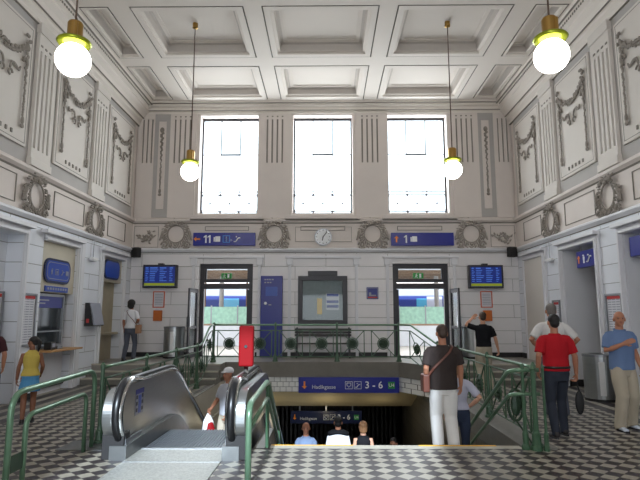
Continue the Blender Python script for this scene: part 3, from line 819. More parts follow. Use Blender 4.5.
def exit_sign(x, label):
    t = thing('exit_sign', (x, YB + 0.10, 2.90), 0, label, 'exit sign', 'green exit signs over the platform doors')
    MB().box(-0.16, 0.16, -0.01, 0.03, -0.085, 0.085).build('board', 'ugreen', t)
    mb = MB(); mb.ball((-0.055, -0.02, 0.045), 0.016, 6, 4); mb.tube([(-0.055, -0.015, 0.03), (-0.07, -0.015, -0.02), (-0.03, -0.015, -0.06)], 0.01, 5)
    mb.tube([(-0.07, -0.015, -0.02), (-0.11, -0.015, -0.055)], 0.01, 5); mb.tube([(-0.1, -0.015, 0.02), (-0.02, -0.015, 0.0)], 0.008, 5); mb.box(0.03, 0.09, -0.02, -0.01, -0.06, 0.06)
    mb.build('pictogram', 'white', t)
exit_sign(-3.08, 'small green exit sign in the transom of left platform door')
exit_sign(2.85, 'small green exit sign in the transom of right platform door')

# ------------------------------------------------------------------ blue guide signs
def arrow(kind, x, z, s, m, parent, y=-0.012):
    mb = MB()
    pts = {'left': [(-s, 0), (-0.25 * s, s * .7), (-0.25 * s, s * .22), (s, s * .22), (s, -s * .22), (-0.25 * s, -s * .22), (-0.25 * s, -s * .7)]}['left']
    ang = {'left': 0, 'up': -pi / 2, 'down': pi / 2}[kind]
    pts = [(x + px * cos(ang) - pz * sin(ang), z + px * sin(ang) + pz * cos(ang)) for px, pz in pts]
    mb.prism(pts, 'Y', y, 0.0)
    return mb.build('arrow', m, parent)
def pict(kind, x, z, s, m, parent, y=-0.012):
    mb = MB(); h = s / 2
    def bx(a, b, c, d): mb.box(x + a * s, x + b * s, y, 0.0, z + c * s, z + d * s)
    if kind == 'train':
        bx(-.5, -.32, -.4, .3); bx(-.26, .5, -.42, .42); mb2 = None
    elif kind == 'lift':
        bx(-.5, .5, -.5, -.42); bx(-.5, .5, .42, .5); bx(-.5, -.42, -.42, .42); bx(.42, .5, -.42, .42); bx(-.1, .1, -.3, .2)
    elif kind == 'bus':
        bx(-.45, .45, -.3, .4); bx(-.35, -.15, -.45, -.3); bx(.15, .35, -.45, -.3)
    elif kind == 'escalator':
        mb.tube([(x - h, y, z - h * .8), (x - h * .4, y, z - h * .8), (x + h * .4, y, z + h * .3), (x + h, y, z + h * .3)], s * 0.09, 4); mb.ball((x - h * .2, y, z + h * .7), s * .11, 6, 4)
    elif kind == 'man':
        mb.ball((x, y, z + .38 * s), s * .12, 6, 4); bx(-.16, .16, -.1, .25); bx(-.13, -.03, -.5, -.1); bx(.03, .13, -.5, -.1)
    elif kind == 'cup':
        mb.tube([(x - .4 * s, y, z + .45 * s), (x - .4 * s, y, z), (x, y, z - .4 * s), (x + .4 * s, y, z), (x + .4 * s, y, z + .45 * s), (x - .4 * s, y, z + .45 * s)], s * .07, 4)
    return mb.build('pictogram', m, parent)
def guide(name, loc, rz, w_, h_, label, group=None, m='bluel', depth=0.12):
    t = thing(name, loc, rz, label, 'sign', group)
    MB().box(-w_ / 2, w_ / 2, 0, depth, -h_ / 2, h_ / 2).build('sign_box', m, t, bevel=0.008)
    return t
# platform 11
t = guide('guide_sign', (-3.14, YB - 0.14, 4.02), 0, 1.92, 0.40, 'long blue guide sign with orange left arrow and number 11 over left door')
arrow('left', -0.84, 0.0, 0.10, 'orange', t)
one = MB()
for x in (-0.56, -0.44):
    one.prism([(x - 0.022, -0.12), (x + 0.022, -0.12), (x + 0.022, 0.12), (x - 0.015, 0.12), (x - 0.07, 0.075), (x - 0.07, 0.035), (x - 0.022, 0.07)], 'Y', -0.012, 0)
one.build('platform_number', 'white', t)
pict('train', -0.22, 0, 0.20, 'white', t); pict('lift', 0.07, 0, 0.22, 'skyb', t); pict('man', 0.07, 0, 0.14, 'white', t); pict('escalator', 0.40, 0, 0.2, 'white', t); pict('cup', 0.16 + 0.06, -0.05, 0.06, 'white', t)
# platform 1
t = guide('guide_sign', (2.97, YB - 0.14, 4.01), 0, 1.92, 0.40, 'long blue guide sign with orange up arrow and number 1 over right door')
arrow('up', -0.80, 0.0, 0.10, 'orange', t); x = -0.50; MB().prism([(x - 0.022, -0.12), (x + 0.022, -0.12), (x + 0.022, 0.12), (x - 0.015, 0.12), (x - 0.07, 0.075), (x - 0.07, 0.035), (x - 0.022, 0.07)], 'Y', -0.012, 0).build('platform_number', 'white', t); pict('train', -0.27, 0, 0.20, 'white', t)
# underpass sign on the fascia
def underpass(loc, w_, h_, label, m='bluel'):
    t = guide('underpass_sign', loc, 0, w_, h_, label, None, m)
    k = w_ / 2.72
    arrow('down', -1.20 * k, 0, 0.10 * k, 'orange', t)
    text('Hadikgasse', 0.145 * k, 'white', 'street_name', t, (-1.00 * k, -0.012, -0.05 * k))
    for x, p in ((0.0, 'cup'), (0.24, 'escalator')):
        pict(p, x * k, 0, 0.13 * k, 'white', t)
        mb = MB(); frame_rect(mb, 'Y', -0.002, -0.008, x * k - 0.10 * k, x * k + 0.10 * k, -0.10 * k, 0.10 * k, 0.010); mb.build('pictogram_border', 'white', t)
    text('3 - 6', 0.26 * k, 'white', 'platform_numbers', t, (0.43 * k, -0.012, 0.0), bold=0.003)
    MB().box(1.06 * k, 1.24 * k, -0.012, 0, -0.09 * k, 0.09 * k).build('line_badge', 'ugreen', t)
    text('U4', 0.13 * k, 'white', 'line_number', t, (1.15 * k, -0.018, 0.0), 'C')
    return t
underpass((0.60, 14.29, -0.14), 2.66, 0.40, 'long blue Hadikgasse 3 - 6 U4 sign on the tiled fascia over the stairs')
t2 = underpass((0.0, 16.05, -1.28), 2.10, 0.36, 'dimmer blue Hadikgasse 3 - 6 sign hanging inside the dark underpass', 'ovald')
hp = MB(); hp.box(-0.02, 0.02, 0.03, 0.07, 0.18, 0.36); hp.box(-0.8, -0.76, 0.03, 0.07, 0.18, 0.36); hp.box(0.76, 0.8, 0.03, 0.07, 0.18, 0.36); hp.build('hanger', 'aluf', t2)
# sign in the right passage
t = guide('toilet_sign', (XR + 0.02, 11.95, 2.97), -pi / 2, 0.92, 0.38, 'blue hanging sign with orange up arrow and pictograms over the right wall opening', None)
arrow('up', -0.34, 0, 0.09, 'orange', t); pict('man', -0.10, 0, 0.2, 'white', t); pict('escalator', 0.14, 0, 0.2, 'white', t)
mb = MB(); mb.box(-0.35, -0.32, 0.05, 0.07, 0.19, 0.31); mb.box(0.32, 0.35, 0.05, 0.07, 0.19, 0.31); mb.build('hanger', 'aluf', t)
t = guide('guide_sign', (XR + 0.02, 9.72, 3.0), -pi / 2, 1.0, 0.38, 'blue sign at the right edge of the picture above the blue polo shirt man')
# blue totem
t = thing('information_panel', (-1.65, YB - 0.16, ZP), 0, 'tall dark blue information panel standing against back wall right of left door', 'information panel')
MB().box(-0.33, 0.33, 0, 0.14, 0, 2.43).build('panel_body', 'blue', t, bevel=0.01)
MB().box(-0.18, 0.18, -0.012, 0, 1.82, 2.10).build('inset_screen', 'oval', t)
mb = MB()
for x, z, w_ in ((-0.22, 2.30, .05), (-0.15, 2.30, .05), (-0.08, 2.30, .05), (0.0, 2.30, .06), (-0.22, 2.21, .05), (-0.14, 2.21, .06), (-0.06, 2.21, .05)): mb.box(x, x + w_, -0.006, 0, z, z + 0.035)
mb.build('lettering', 'print', t)
mb = MB(); mb.lathe([(0.045, -0.01), (0.045, 0)], 14, (-0.18, 0, 1.60), 'Y'); mb.build('round_emblem', 'white', t)
mb = MB(); mb.box(-0.09, 0.0, -0.006, 0, 1.54, 1.57); mb.build('small_print', 'print', t)
# small square sign plate
t = thing('no_smoking_plate', (1.42, YB - 0.03, 2.36), 0, 'small square blue plate with white symbol on back wall between map case and right door', 'sign')
MB().box(-0.18, 0.18, 0, 0.03, -0.18, 0.18).build('plate', 'blue', t, bevel=0.01)
mb = MB(); frame_rect(mb, 'Y', -0.002, -0.006, -0.16, 0.16, -0.16, 0.16, 0.014); mb.box(-.11, .11, -.008, 0, -.09, -.05); mb.box(-.11, -.04, -.008, 0, -.05, .02); mb.build('symbol', 'print', t)
mb = MB(); mb.box(-.14, .14, -.009, 0, -.15, -.11); mb.build('red_line', 'printr', t)

# ------------------------------------------------------------------ map case and bench
t = thing('map_case', (-0.10, YB - 0.14, 0), 0, 'dark framed map display case with stepped top on middle of back wall', 'display case')
mb = MB(); mb.box(-0.75, 0.75, 0, 0.13, 1.42, 1.55); mb.box(-0.75, 0.75, 0, 0.13, 2.74, 2.88); mb.box(-0.75, -0.61, 0, 0.13, 1.55, 2.74); mb.box(0.61, 0.75, 0, 0.13, 1.55, 2.74); mb.box(-0.45, 0.45, 0, 0.13, 2.88, 3.03)
mb.build('case_frame', 'frame', t, bevel=0.008)
mp = MB().box(-0.61, 0.61, 0.07, 0.11, 1.55, 2.74).build('map_sheet', 'mapp', t)
MB().box(-0.17, -0.02, 0.055, 0.07, 1.72, 2.2).build('yellow_notice', 'printy', t)
mb = MB(); mb.box(0.10, 0.50, 0.055, 0.07, 1.85, 2.35); nt_ = mb.build('blue_notice', 'paper', t)
mb = MB()
for z in (1.92, 2.06, 2.26): mb.box(0.12, 0.48, 0.05, 0.055, z, z + 0.08)
mb.build('print', 'printb', nt_)
MB().box(-0.61, 0.61, 0.02, 0.025, 1.55, 2.74).build('glass_pane', 'glassm', t)
t = thing('bench', (-0.09, YB - 0.45, ZP), 0, 'dark slatted bench below the map display case, behind the green railing', 'bench')
mb = MB()
for k in range(3): mb.box(-0.85, 0.85, 0.34, 0.37, 0.62 + 0.085 * k, 0.68 + 0.085 * k)
mb.build('backrest', 'bench', t, bevel=0.005)
mb = MB()
for k in range(4): mb.box(-0.85, 0.85, -0.05 + 0.095 * k, 0.03 + 0.095 * k, 0.40, 0.43)
mb.build('seat', 'bench', t, bevel=0.005)
for s in (-0.78, 0.78):
    mb = MB(); mb.box(s - .025, s + .025, 0.30, 0.34, 0, 0.88); mb.box(s - .025, s + .025, -0.03, 0.01, 0, 0.40); mb.box(s - .025, s + .025, -0.03, 0.34, 0.36, 0.40); mb.build('leg', 'frame', t)

# ------------------------------------------------------------------ clock
t = thing('wall_clock', (-0.085, YB - 0.10, 4.09), 0, 'round white wall clock centred high on back wall between two wreaths', 'clock')
MB().lathe([(0.24, 0.0), (0.265, 0.0), (0.265, 0.08), (0.2, 0.10)], 40, (0, 0, 0), 'Y').build('clock_rim', 'aluf', t, smooth=False)
MB().lathe([(0.24, 0.0), (0.24, 0.01)], 40, (0, -0.004, 0), 'Y').build('dial', 'white', t)
mb = MB()
for k in range(12):
    a = 2 * pi * k / 12; q = MB().box(-0.008, 0.008, -0.012, -0.005, 0.185, 0.225)
    mb.add([Matrix.Rotation(a, 3, 'Y') @ Vector(v) for v in q.v], q.f)
mb.build('hour_marks', 'frame', t)
for nm, L_, a, w_ in (('minute_hand', 0.19, radians(38), 0.010), ('hour_hand', 0.12, radians(192), 0.014)):
    q = MB().box(-w_, w_, -0.02, -0.014, -0.03, L_); q.v = [tuple(Matrix.Rotation(a, 3, 'Y') @ Vector(v)) for v in q.v]; q.build(nm, 'frame', t)

# ------------------------------------------------------------------ departure boards, posters, speakers
def screen(x, z, label):
    t = thing('departure_board', (x, YB - 0.22, z), 0, label, 'departure board', 'departure boards on the back wall')
    MB().box(-0.52, 0.52, 0, 0.16, -0.35, 0.35).build('housing', 'frame', t, bevel=0.01)
    d = MB().box(-0.46, 0.46, -0.008, 0, -0.30, 0.29).build('display', 'screen', t)
    rnd = random.Random(int(x)); mb = MB()
    for r in range(8):
        z_ = 0.235 - 0.055 * r
        for c0, c1 in ((-0.43, -0.33), (-0.30, -0.04), (0.0, 0.22), (0.3, 0.40)):
            mb.box(c0, c0 + (c1 - c0) * rnd.uniform(.5, 1), -0.012, -0.008, z_, z_ + (0.03 if r == 0 else 0.018))
    mb.build('text_rows', 'screent', d)
    MB().box(-0.46, 0.46, -0.012, -0.008, -0.29, -0.21).build('ticker_band', 'screeny', d)
    mb = MB(); mb.box(-0.08, 0.08, 0.05, 0.215, 0.35, 0.40); mb.box(-0.1, 0.1, 0.16, 0.215, -0.2, 0.2); mb.build('bracket', 'frame', t)
screen(-5.06, 2.87, 'blue departure board on back wall to the left of left door')
screen(4.84, 2.85, 'blue departure board on back wall to the right of right door')
def poster(x, label, l2):
    t = thing('framed_notice', (x, YB - 0.025, 2.17), 0, label, 'notice', 'orange framed notices under the departure boards')
    mb = MB(); frame_rect(mb, 'Y', 0.025, -0.025, -0.18, 0.18, -0.25, 0.25, 0.03); mb.build('frame', 'orangef', t)
    MB().box(-0.15, 0.15, 0.01, 0.025, -0.22, 0.22).build('sheet', 'paper', t)
    mb = MB(); [mb.box(-.12, .12, .006, .01, .15 - .05 * k, .165 - .05 * k) for k in range(7)]; mb.build('print', 'print', t)
    t = thing('brochure_box', (x, YB - 0.09, 1.70), 0, l2, 'box', 'orange boxes under the framed notices')
    MB().box(-0.13, 0.13, 0, 0.085, -0.18, 0.14).build('box_body', 'orangeb', t, bevel=0.008)
    MB().box(-0.11, 0.11, 0.055, 0.075, 0.14, 0.19).build('leaflets', 'paper', t)
poster(-5.12, 'orange framed white notice under left departure board', 'small orange box below the framed notice on the left of back wall')
poster(4.88, 'orange framed white notice under right departure board', 'small orange box below the framed notice on the right of back wall')
def speaker(x, label, s):
    t = thing('wall_speaker', (x, YB - 0.27, 3.60), radians(20 * s), label, 'speaker', 'black corner loudspeakers')
    MB().box(-0.125, 0.125, 0, 0.18, -0.15, 0.15).build('cabinet', 'black', t, bevel=0.015)
    MB().box(-0.11, 0.11, -0.012, 0, -0.13, 0.13).build('grille', 'bars', t, bevel=0.005)
    mb = MB(); mb.tube([(0, 0.16, 0.0), (0, 0.26, 0.03)], 0.02, 8); mb.build('bracket', 'frame', t)
speaker(-5.86, 'small black loudspeaker high in the left corner', -1); speaker(5.70, 'small black loudspeaker high in the right corner', 1)
def emergency(x, y, rz, label):
    t = thing('emergency_light', (x, y, 3.12), rz, label, 'light fitting', 'white emergency lights on the pilasters')
    mb = MB(); mb.tube([(0, -0.05, 0.03), (0, -0.05, 0.50)], 0.012, 8); mb.build('rod', 'aluf', t)
    MB().box(-0.15, 0.15, -0.13, -0.01, -0.035, 0.035).build('housing', 'plast', t, bevel=0.012)
    MB().box(-0.12, 0.12, -0.12, -0.02, -0.055, -0.035).build('diffuser', 'white', t, bevel=0.008)
emergency(XL, 13.35, pi / 2, 'small white light on a rod on the left wall above the brochure rack')
emergency(XR, 13.70, -pi / 2, 'small white light on a rod on the right wall above the white shirt man')

# ------------------------------------------------------------------ left wall: ticket window etc.
t = thing('ticket_window', (XL - 0.12, 11.76, 0), pi / 2, 'ticket counter window with dark glass and blue header in the left wall niche', 'ticket window')
# local x = along +Y, -y = into the hall
mb = MB(); frame_rect(mb, 'Y', 0.03, -0.06, -0.68, 0.55, 1.0, 2.15, 0.05); mb.build('window_frame', 'aluf', t)
MB().box(-0.63, 0.50, 0.02, 0.03, 1.05, 2.10).build('glazing', 'dglass', t)
MB().box(-0.63, 0.50, 0.0, 0.02, 1.85, 2.10).build('blue_header', 'blue', t)
mb = MB(); mb.box(-0.5, -0.1, -0.005, 0, 2.0, 2.03); mb.box(-0.5, -0.25, -0.005, 0, 1.93, 1.96); mb.build('header_print', 'print', t)
MB().box(-0.63, 0.50, -0.01, 0.02, 1.32, 1.35).build('glazing_bar', 'aluf', t)
mb = MB(); mb.box(-0.66, 0.76, 0.04, 0.14, 0.0, 0.9); mb.build('counter_front', 'trimw', t)
mb = MB(); mb.box(-0.66, 0.76, -0.02, 0.04, 0.12, 0.18); mb.build('foot_rail', 'bench', t)
MB().box(-0.66, 0.78, -0.42, 0.04, 0.91, 0.95).build('counter_top', 'wood', t, bevel=0.008)
t = thing('card_terminal', (XL + 0.08, 11.45, 0.955), pi / 2, 'small black terminal on the wooden ticket counter', 'terminal')
MB().box(-0.10, 0.10, -0.08, 0.08, 0, 0.16).build('body', 'black', t, bevel=0.01); MB().box(-0.06, 0.06, -0.09, -0.08, 0.05, 0.13).build('display', 'print', t)
o = MB().box(-0.12, 0.10, -0.06, 0.06, 0, 0.06).build('coin_tray', 'aluf', None, bevel=0.01); o.location = (XL + 0.08, 11.8, 0.955); o.rotation_euler = (0, 0, pi / 2); tag(o, 'grey metal coin tray on the wooden ticket counter', 'tray')
def rounded(w_, h_, r, n=8):
    pts = []
    for cx, cz, a0 in ((w_ / 2 - r, h_ / 2 - r, 0), (-w_ / 2 + r, h_ / 2 - r, pi / 2), (-w_ / 2 + r, -h_ / 2 + r, pi), (w_ / 2 - r, -h_ / 2 + r, 3 * pi / 2)):
        pts += [(cx + r * cos(a0 + pi / 2 * k / n), cz + r * sin(a0 + pi / 2 * k / n)) for k in range(n + 1)]
    return pts
def oval(y, z, w_, label, picts):
    t = thing('enamel_sign', (XL - 0.025, y, z), pi / 2, label, 'sign', 'rounded blue enamel signs over the counters')
    MB().prism(rounded(w_, 0.54, 0.2), 'Y', -0.03, 0).build('backing', 'ovald', t)
    MB().prism(rounded(w_ - 0.10, 0.44, 0.15), 'Y', -0.04, -0.03).build('face', 'oval', t)
    if picts:
        mb = MB()
        pts = rounded(w_ - 0.18, 0.36, 0.12); mb.tube([(p[0], -0.042, p[1]) for p in pts], 0.008, 4, closed=True); mb.build('outline', 'print', t)
        for k, p in ((-0.3, 'man'), (-0.08, 'lift'), (0.16, 'escalator'), (0.38, 'bus')): pict(p, k, -0.02, 0.13, 'print', t, -0.05)
    return t
oval(11.73, 2.66, 1.14, 'rounded blue enamel sign with white pictograms above the ticket counter window', True)
oval(14.72, 2.96, 1.05, 'plain rounded blue enamel sign without pictograms above the far left niche', False)
t = thing('strip_sign', (XL - 0.025, 11.75, 2.26), pi / 2, 'narrow blue lettered strip just above the ticket window glass', 'sign')
MB().box(-0.5, 0.5, -0.02, 0, -0.06, 0.06).build('strip', 'oval', t); mb = MB(); [mb.box(-.42 + .11 * k, -.35 + .11 * k, -.026, -.02, -.02, .03) for k in range(8)]; mb.build('lettering', 'print', t)
def timetable(x, y, z, rz, w_, h_, label, group='framed timetables on the walls'):
    t = thing('timetable_case', (x, y, z), rz, label, 'timetable', group)
    mb = MB(); frame_rect(mb, 'Y', 0, -0.05, -w_ / 2, w_ / 2, -h_ / 2, h_ / 2, 0.035); mb.build('frame', 'aluf', t)
    s_ = MB().box(-w_ / 2 + .035, w_ / 2 - .035, -0.02, 0, -h_ / 2 + .035, h_ / 2 - .035).build('sheet', 'paper', t)
    mb = MB(); n = int(h_ / 0.05)
    for k in range(2, n - 1):
        for c in range(3): mb.box(-w_ / 2 + .07 + c * (w_ - .14) / 3, -w_ / 2 + .07 + (c + .8) * (w_ - .14) / 3, -.024, -.02, h_ / 2 - .03 - k * .05, h_ / 2 - .012 - k * .05)
    mb.build('print_rows', 'print', s_)
    MB().box(-w_ / 2 + .05, w_ / 2 - .05, -0.026, -0.02, h_ / 2 - .11, h_ / 2 - .05).build('heading', 'printr', s_)
    return t
timetable(XL, 10.60, 1.60, pi / 2, 0.58, 1.05, 'framed white timetable on left pilaster beside the ticket window')
timetable(XL - 0.28, 9.9, 1.62, pi / 2, 0.62, 1.05, 'framed timetable at the left edge of the picture in the nearest niche')
timetable(XR, 10.85, 1.65, -pi / 2, 0.62, 0.95, 'framed white notice on right pilaster behind the blue polo shirt man')
timetable(XR, 13.55, 1.72, -pi / 2, 0.42, 0.7, 'small framed notice on right wall behind the white shirt man head')
t = thing('brochure_rack', (XL, 13.50, 1.72), pi / 2, 'black wall mounted brochure rack with slanted pages left of the second niche', 'brochure rack')
mb = MB(); mb.prism([(0, -0.30), (-0.22, -0.30), (-0.10, 0.28), (0, 0.28)], 'X', -0.32, -0.28); mb.prism([(0, -0.30), (-0.22, -0.30), (-0.10, 0.28), (0, 0.28)], 'X', 0.28, 0.32); mb.box(-.28, .28, -0.22, 0, -.30, -.27); mb.build('side_frame', 'black', t)
mb = MB(); mb.add([(-.28, -.25, -.27), (.28, -.25, -.27), (.28, -.12, .28), (-.28, -.12, .28), (-.28, -.22, -.28), (.28, -.22, -.28), (.28, -.10, .28), (-.28, -.10, .28)], [(0, 1, 2, 3), (7, 6, 5, 4), (0, 4, 5, 1), (1, 5, 6, 2), (2, 6, 7, 3), (3, 7, 4, 0)]); mb.build('page_board', 'print', t)
mb = MB(); mb.box(-.325, -.32, -.12, -.05, -.22, -.12); mb.build('red_label', 'printr', t)

# ------------------------------------------------------------------ waste bins
def bin_(loc, r, h, label):
    t = thing('waste_bin', loc, 0, label, 'waste bin', 'round steel waste bins')
    MB().lathe([(r * .96, 0.0), (r, 0.02), (r, h - 0.05)], 28).build('body', 'steel', t, smooth=False)
    MB().lathe([(r * 1.03, h - 0.06), (r * 1.03, h - 0.01), (r * .7, h), (r * .6, h - 0.01)], 28).build('lid_ring', 'aluf', t)
    MB().lathe([(r * .6, h - 0.02), (r * .6, h - 0.006)], 20).build('opening', 'black', t)
    MB().lathe([(r * .9, 0.0), (r * .9, -0.0), (r * 1.02, 0.0), (r * 1.02, 0.05)], 28).build('foot_ring', 'black', t)
    q = MB()
    n = 7; vs = []
    for k in range(n):
        a = -pi / 2 - 0.5 + 0.35 * k / (n - 1)
        vs += [(r * 1.01 * cos(a), r * 1.01 * sin(a), 0.12), (r * 1.01 * cos(a), r * 1.01 * sin(a), h - 0.15), (r * 1.04 * cos(a), r * 1.04 * sin(a), 0.12), (r * 1.04 * cos(a), r * 1.04 * sin(a), h - 0.15)]
    for k in range(n - 1):
        i = 4 * k; q_ = [(i + 2, i + 6, i + 7, i + 3), (i, i + 1, i + 5, i + 4), (i + 1, i + 3, i + 7, i + 5), (i, i + 4, i + 6, i + 2)]
        q.f += q_
    q.v = vs; q.build('pale_strip', 'plast', t)
    return t
b0 = bin_((5.52, 10.93, 0), 0.30, 0.92, 'round steel waste bin on floor between the red shirt man and blue polo man')
dup(b0, (-4.50, 15.75, ZP), 0.4, 'round steel waste bin against back wall left of left platform door')
dup(b0, (4.30, 15.75, ZP), 0.4, 'round steel waste bin against back wall behind the black T-shirt man')

# ------------------------------------------------------------------ pendant lamps
def pendant(loc, zc, label):
    """loc = globe centre, zc = ceiling height at the rose"""
    t = thing('pendant_lamp', loc, 0, label, 'pendant lamp', 'globe pendant lamps on long cords')
    R = 0.215
    MB().ball((0, 0, 0), R, 32, 20).build('globe', 'globe', t, smooth=True)
    MB().lathe([(0.07, R - 0.02), (0.19, R - 0.01), (0.215, R + 0.02), (0.20, R + 0.045), (0.11, R + 0.05)], 28).build('dish', 'brassg', t, smooth=True)
    mb = MB(); mb.lathe([(0.095, R + 0.04), (0.095, R + 0.28), (0.085, R + 0.30), (0.02, R + 0.31)], 20)
    mb.build('housing', 'brass', t, smooth=False)
    MB().tube([(0.05, -0.085, R + 0.05), (0.05, -0.085, R + 0.26)], 0.025, 10).build('side_tube', 'brass', t)
    mb = MB(); mb.tube([(0, 0, R + 0.30), (0, 0, zc - loc[2] - 0.05)], 0.013, 8); mb.build('cord', 'cord', t)
    MB().lathe([(0.02, zc - loc[2] - 0.14), (0.065, zc - loc[2] - 0.12), (0.065, zc - loc[2] - 0.0)], 18).build('ceiling_rose', 'brass', t)
    return t
ZCC = ZC + 0.27
pendant((-3.24, 6.30, 4.92), ZC + 0.27, 'large globe pendant at upper left, nearer of the left pair')
pendant((2.87, 6.30, 4.94), ZC + 0.27, 'large globe pendant at upper right, nearer of the right pair')
pendant((-3.17, 11.87, 5.00), ZCC, 'small looking globe pendant in front of left high window edge')
pendant((2.95, 11.87, 5.03), ZCC, 'small looking globe pendant in front of right high window edge')
for p in ((-3.24, 6.3, 4.6), (2.87, 6.3, 4.6), (-3.17, 11.87, 4.7), (2.95, 11.87, 4.7)):
    d = bpy.data.lights.new('globe_light', 'POINT'); d.energy = 9; d.color = (1, 0.95, 0.85); d.shadow_soft_size = 0.2
    o = bpy.data.objects.new('globe_light', d); COL.objects.link(o); o.location = p

# ------------------------------------------------------------------ green railings
def railing(name, P0, P1, nposts, label, panels, height=0.98, end_posts=(True, True), zf=lambda f: 0.0, post_big=True):
    """decorative railing from P0 to P1 in the ground plane; zf gives the foot height at fraction f"""
    A = Vector((P0[0], P0[1], 0)); B = Vector((P1[0], P1[1], 0)); L_ = (B - A).length; D = (B - A) / L_
    root = thing(name, (A.x, A.y, 0), atan2(D.y, D.x), label, 'railing')
    def P(s, z): return (s, 0, zf(s / L_) + z)
    fr = [i / (nposts - 1) for i in range(nposts)]
    for i, f in enumerate(fr):
        if (i == 0 and not end_posts[0]) or (i == nposts - 1 and not end_posts[1]): continue
        s = f * L_; z = zf(f); mb = MB()
        mb.lathe([(0.075, z), (0.075, z + 0.03), (0.055, z + 0.05), (0.05, z + 0.16), (0.035, z + 0.18), (0.028, z + 0.22), (0.026, z + height - 0.02), (0.034, z + height - 0.01), (0.034, z + height + 0.03), (0.012, z + height + 0.07)], 10, (s, 0, 0))
        mb.build('post', 'green', root, smooth=False)
    n = 24
    for nm, z, r, m in (('top_rail', height, 0.024, 'greenp'), ('upper_rail', height - 0.15, 0.014, 'green'), ('lower_rail', 0.13, 0.014, 'green')):
        MB().tube([P(L_ * k / n, z) for k in range(n + 1)], r, 8, hint=(0, 1, 0)).build(nm, m, root, smooth=True)
    for i in range(nposts - 1):
        for k in range(panels):
            s0 = L_ * (fr[i] + (fr[i + 1] - fr[i]) * (k + 0.5) / panels)
            hw = min(0.33, L_ * (fr[i + 1] - fr[i]) / panels * 0.38)
            zb, zt = 0.13, height - 0.15; zc = (zb + zt) / 2; R = 0.15
            mb = MB()
            for u in (-hw, hw): mb.tube([P(s0 + u, zb), P(s0 + u, zt)], 0.013, 6)
            mb.tube([P(s0 + R * cos(2 * pi * q / 20), zc + R * sin(2 * pi * q / 20)) for q in range(20)], 0.014, 6, closed=True)
            for u in (-1, 1):
                for v, ze in ((-1, zb), (1, zt)):
                    d = Vector((u * hw, 0, ze - zc)); e = d.normalized() * R
                    mb.tube([P(s0 + e.x, zc + e.z), P(s0 + d.x, ze)], 0.011, 6)
            pm = mb.build('panel', 'green', root)
            c = P(s0, zc); mb = MB(); mb.lathe([(0.115, -0.012), (0.13, 0), (0.115, 0.012)], 16, c, 'Y')
            for q in range(6): mb.ball((c[0] + 0.065 * cos(q * pi / 3), c[1] - 0.018, c[2] + 0.065 * sin(q * pi / 3)), 0.035, 6, 4); mb.ball((c[0] + 0.065 * cos(q * pi / 3), c[1] + 0.018, c[2] + 0.065 * sin(q * pi / 3)), 0.035, 6, 4)
            mb.ball(c, 0.045, 8, 5); mb.build('rosette', 'greend', pm)
    return root
railing('iron_railing', (-3.05, 14.50), (1.97, 14.50), 4, 'green iron railing with round rosettes along the back edge of the stairwell', 2, 0.98, zf=lambda f: ZP)
Lr = 14.5 - 7.2
def step_z(y):
    return 0.0 if y < 13.0 else min(ZP, (y - 13.0) / 0.85 * ZP)
railing('iron_railing', (-3.02, 7.25), (-3.02, 14.3), 5, 'green iron railing along left side of the stairwell, behind the escalator', 2, 0.98, zf=lambda f: step_z(7.25 + f * 7.05))
railing('iron_railing', (2.68, 7.0), (2.68, 12.9), 4, 'green iron railing along right side of the stairwell beside the red shirt man', 2, 0.98, zf=lambda f: 0.03)
railing('iron_railing', (2.66, 12.95), (1.99, 14.45), 2, 'short green railing rising over the steps behind the dark shirt man', 1, 0.98, end_posts=(False, False), zf=lambda f: 0.03 + min(1, f * 1.5) * (ZP - .03))

# tubular guard rail at lower left
def bend(pts, r=0.16, n=6):
    out = []
    P = [Vector(p) for p in pts]
    for i, p in enumerate(P):
        if i in (0, len(P) - 1): out.append(p); continue
        a = (P[i - 1] - p); b = (P[i + 1] - p); k = min(r, a.length * .45, b.length * .45)
        a = p + a.normalized() * k; b = p + b.normalized() * k
        for q in range(n + 1):
            t_ = q / n; out.append((1 - t_) ** 2 * a + 2 * t_ * (1 - t_) * p + t_ ** 2 * b)
    return out
t = thing('guard_rail', (-3.02, 5.0, 0), 0, 'green tubular double hoop guard rail at lower left in front of the escalator', 'railing')
MB().tube(bend([(0, 0.18, 0), (0, 0.18, 0.93), (0, 2.02, 0.97), (0, 2.02, 0)], 0.2), 0.03, 10, hint=(1, 0, 0)).build('outer_hoop', 'greenp', t, smooth=True)
MB().tube(bend([(0, 0.46, 0), (0, 0.46, 0.68), (0, 1.80, 0.71), (0, 1.80, 0)], 0.14), 0.026, 10, hint=(1, 0, 0)).build('inner_hoop', 'greenp', t, smooth=True)
mb = MB(); mb.box(-0.01, 0.01, 0.18, 0.46, 0.18, 0.34); mb.build('gusset_plate', 'greend', t)
